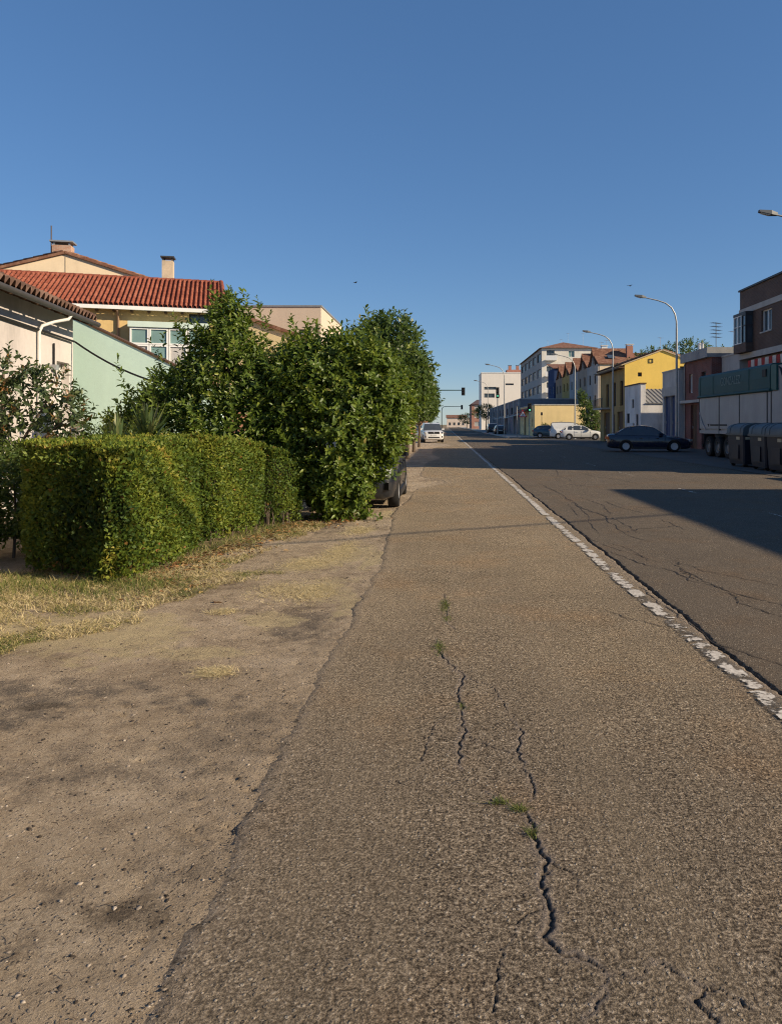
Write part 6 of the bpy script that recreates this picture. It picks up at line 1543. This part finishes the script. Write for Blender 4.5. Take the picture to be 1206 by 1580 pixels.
def mast_signal(label, X, D_, reach, z):
    root = thing('traffic_signal', label, 'traffic light', (X, D_, 0))
    MB().tube([(0, 0, 0), (0, 0, z - .9)], [.11, .09], 10).build('pole', SIGG, root, 50)
    MB().tube([(0, 0, z - .95), (.08, 0, z - .45), (.4, 0, z - .1), (1.0, 0, z), (reach, 0, z)], [.085, .08, .075, .07, .055], 8).build('mast_arm', SIGG, root, 50)
    signal_head(root, reach - .1, -.22, z - .65)
    return root
mast_signal('traffic light hanging from an arm that reaches out of the tree row', -2.1, 100, 4.75, 6.2)
mast_signal('smaller far traffic light on a curved arm over the road', -.6, 182, 5.0, 6.0)
root = thing('traffic_signal', 'post traffic light showing green before the white block', 'traffic light', (8.0, 112, .13))
MB().tube([(0, 0, 0), (0, 0, 6.6)], [.09, .06], 8).build('pole', POLE, root, 50); signal_head(root, 0, -.22, 5.5, True, 1.5)
root = thing('traffic_signal', 'low green post traffic light beside the tan building', 'traffic light', (10.4, 91, .13))
MB().tube([(0, 0, 0), (0, 0, 3.2)], .06, 8).build('pole', metal('pale_teal_post', (.22, .30, .32), .5), root, 50); signal_head(root, 0, -.18, 3.1, True, .9)
root = thing('warning_sign', 'red-bordered triangular warning sign on a short post', 'sign', (9.3, 88.5, .13))
MB().tube([(0, 0, 0), (0, 0, 2.5)], .035, 8).build('post', POLE, root)
tri = lambda s: [(-.5 * s, -.2887 * s), (.5 * s, -.2887 * s), (0, .577 * s)]
MB().prism(tri(1.05), (0, -.05, 2.65), (1, 0, 0), (0, 0, 1), (0, .02, 0)).build('plate_border', plain('sign_red', (.45, .03, .03), .5, .05, 3), root)
MB().prism(tri(.72), (0, -.055, 2.65), (1, 0, 0), (0, 0, 1), (0, .004, 0)).build('plate', plain('sign_white', (.7, .7, .68), .5, .05, 3), root)
pm = MB(); pm.lathe([(.06, 0), (.05, -.003)], (0, -.056, 2.80), 12, 'y'); pm.prism([(-.05, -.12), (-.10, -.12), (-.02, .08), (.07, .05), (.10, -.12), (.05, -.12), (.02, -.02)], (0, -.056, 2.65), (1, 0, 0), (0, 0, 1), (0, -.003, 0)); pm.build('pictogram', SIG, root)
root = thing('sign_post', 'plain grey post left of the triangular sign', 'post', (8.75, 90, .13))
mb = MB(); mb.tube([(0, 0, 0), (0, 0, 3.6)], .05, 8); mb.tube([(0, 0, 3.6), (0, 0, 3.64)], [.06, .03], 8); mb.build('shaft', POLE, root)
root = thing('wall_lamp', 'thin dark lamp standard against the sunlit tan wall', 'lamp', (11.95, 91.5, .1))
MB().tube([(0, 0, 0), (0, 0, 2.6)], .03, 8).build('shaft', DARK_F, root); MB().lathe([(.05, 2.6), (.12, 2.68), (.12, 2.95), (.04, 3.02)], n=10).build('lantern', DARK_F, root)

# ------------------------------------------------------------------ overhead cables across the street and two birds
def span(label, a, b, sag, r):
    a, b = Vector(a), Vector(b); pts = []
    for i in range(41):
        t_ = i / 40; p = a.lerp(b, t_); p.z -= sag * 4 * t_ * (1 - t_); pts.append(p)
    return tag(MB().tube(pts, r, 6).build('overhead_cable', BLACK), label, 'cable')
span('overhead cable outside the picture whose shadow crosses the shoulder', (17, 8.9, 6.15), (-9, -1.6, 6.3), .55, .024)
BIRD_M = plain('dark_feather', (.02, .02, .022), .8, .2, 10)
def bird(label, p, s):
    root = thing('bird', label, 'bird', p, R(40), 'birds in the sky')
    MB().tube([(-.16 * s, 0, .01), (-.08 * s, 0, 0), (.02 * s, 0, 0), (.10 * s, 0, .005), (.15 * s, 0, .01)], [.006 * s, .03 * s, .042 * s, .028 * s, .004 * s], 8).build('body', BIRD_M, root, 60)
    for k in (1, -1):
        MB().add([(.06 * s, k * .03 * s, .01), (.09 * s, k * .16 * s, .06 * s), (.0, k * .34 * s, .03 * s), (-.05 * s, k * .16 * s, .055 * s), (-.05 * s, k * .03 * s, .005), (.06 * s, k * .03 * s, -.004), (.08 * s, k * .16 * s, .05 * s), (-.04 * s, k * .16 * s, .045 * s), (-.05 * s, k * .03 * s, -.006)], [(0, 1, 3, 4), (1, 2, 3), (5, 8, 7, 6), (6, 7, 2)]).build('wing', BIRD_M, root)
bird('tiny dark bird high in the sky above the laurels', at(548, 436, 60), 1.0)
bird('tiny dark bird left of the lamp head', at(971, 441, 60), 1.0)
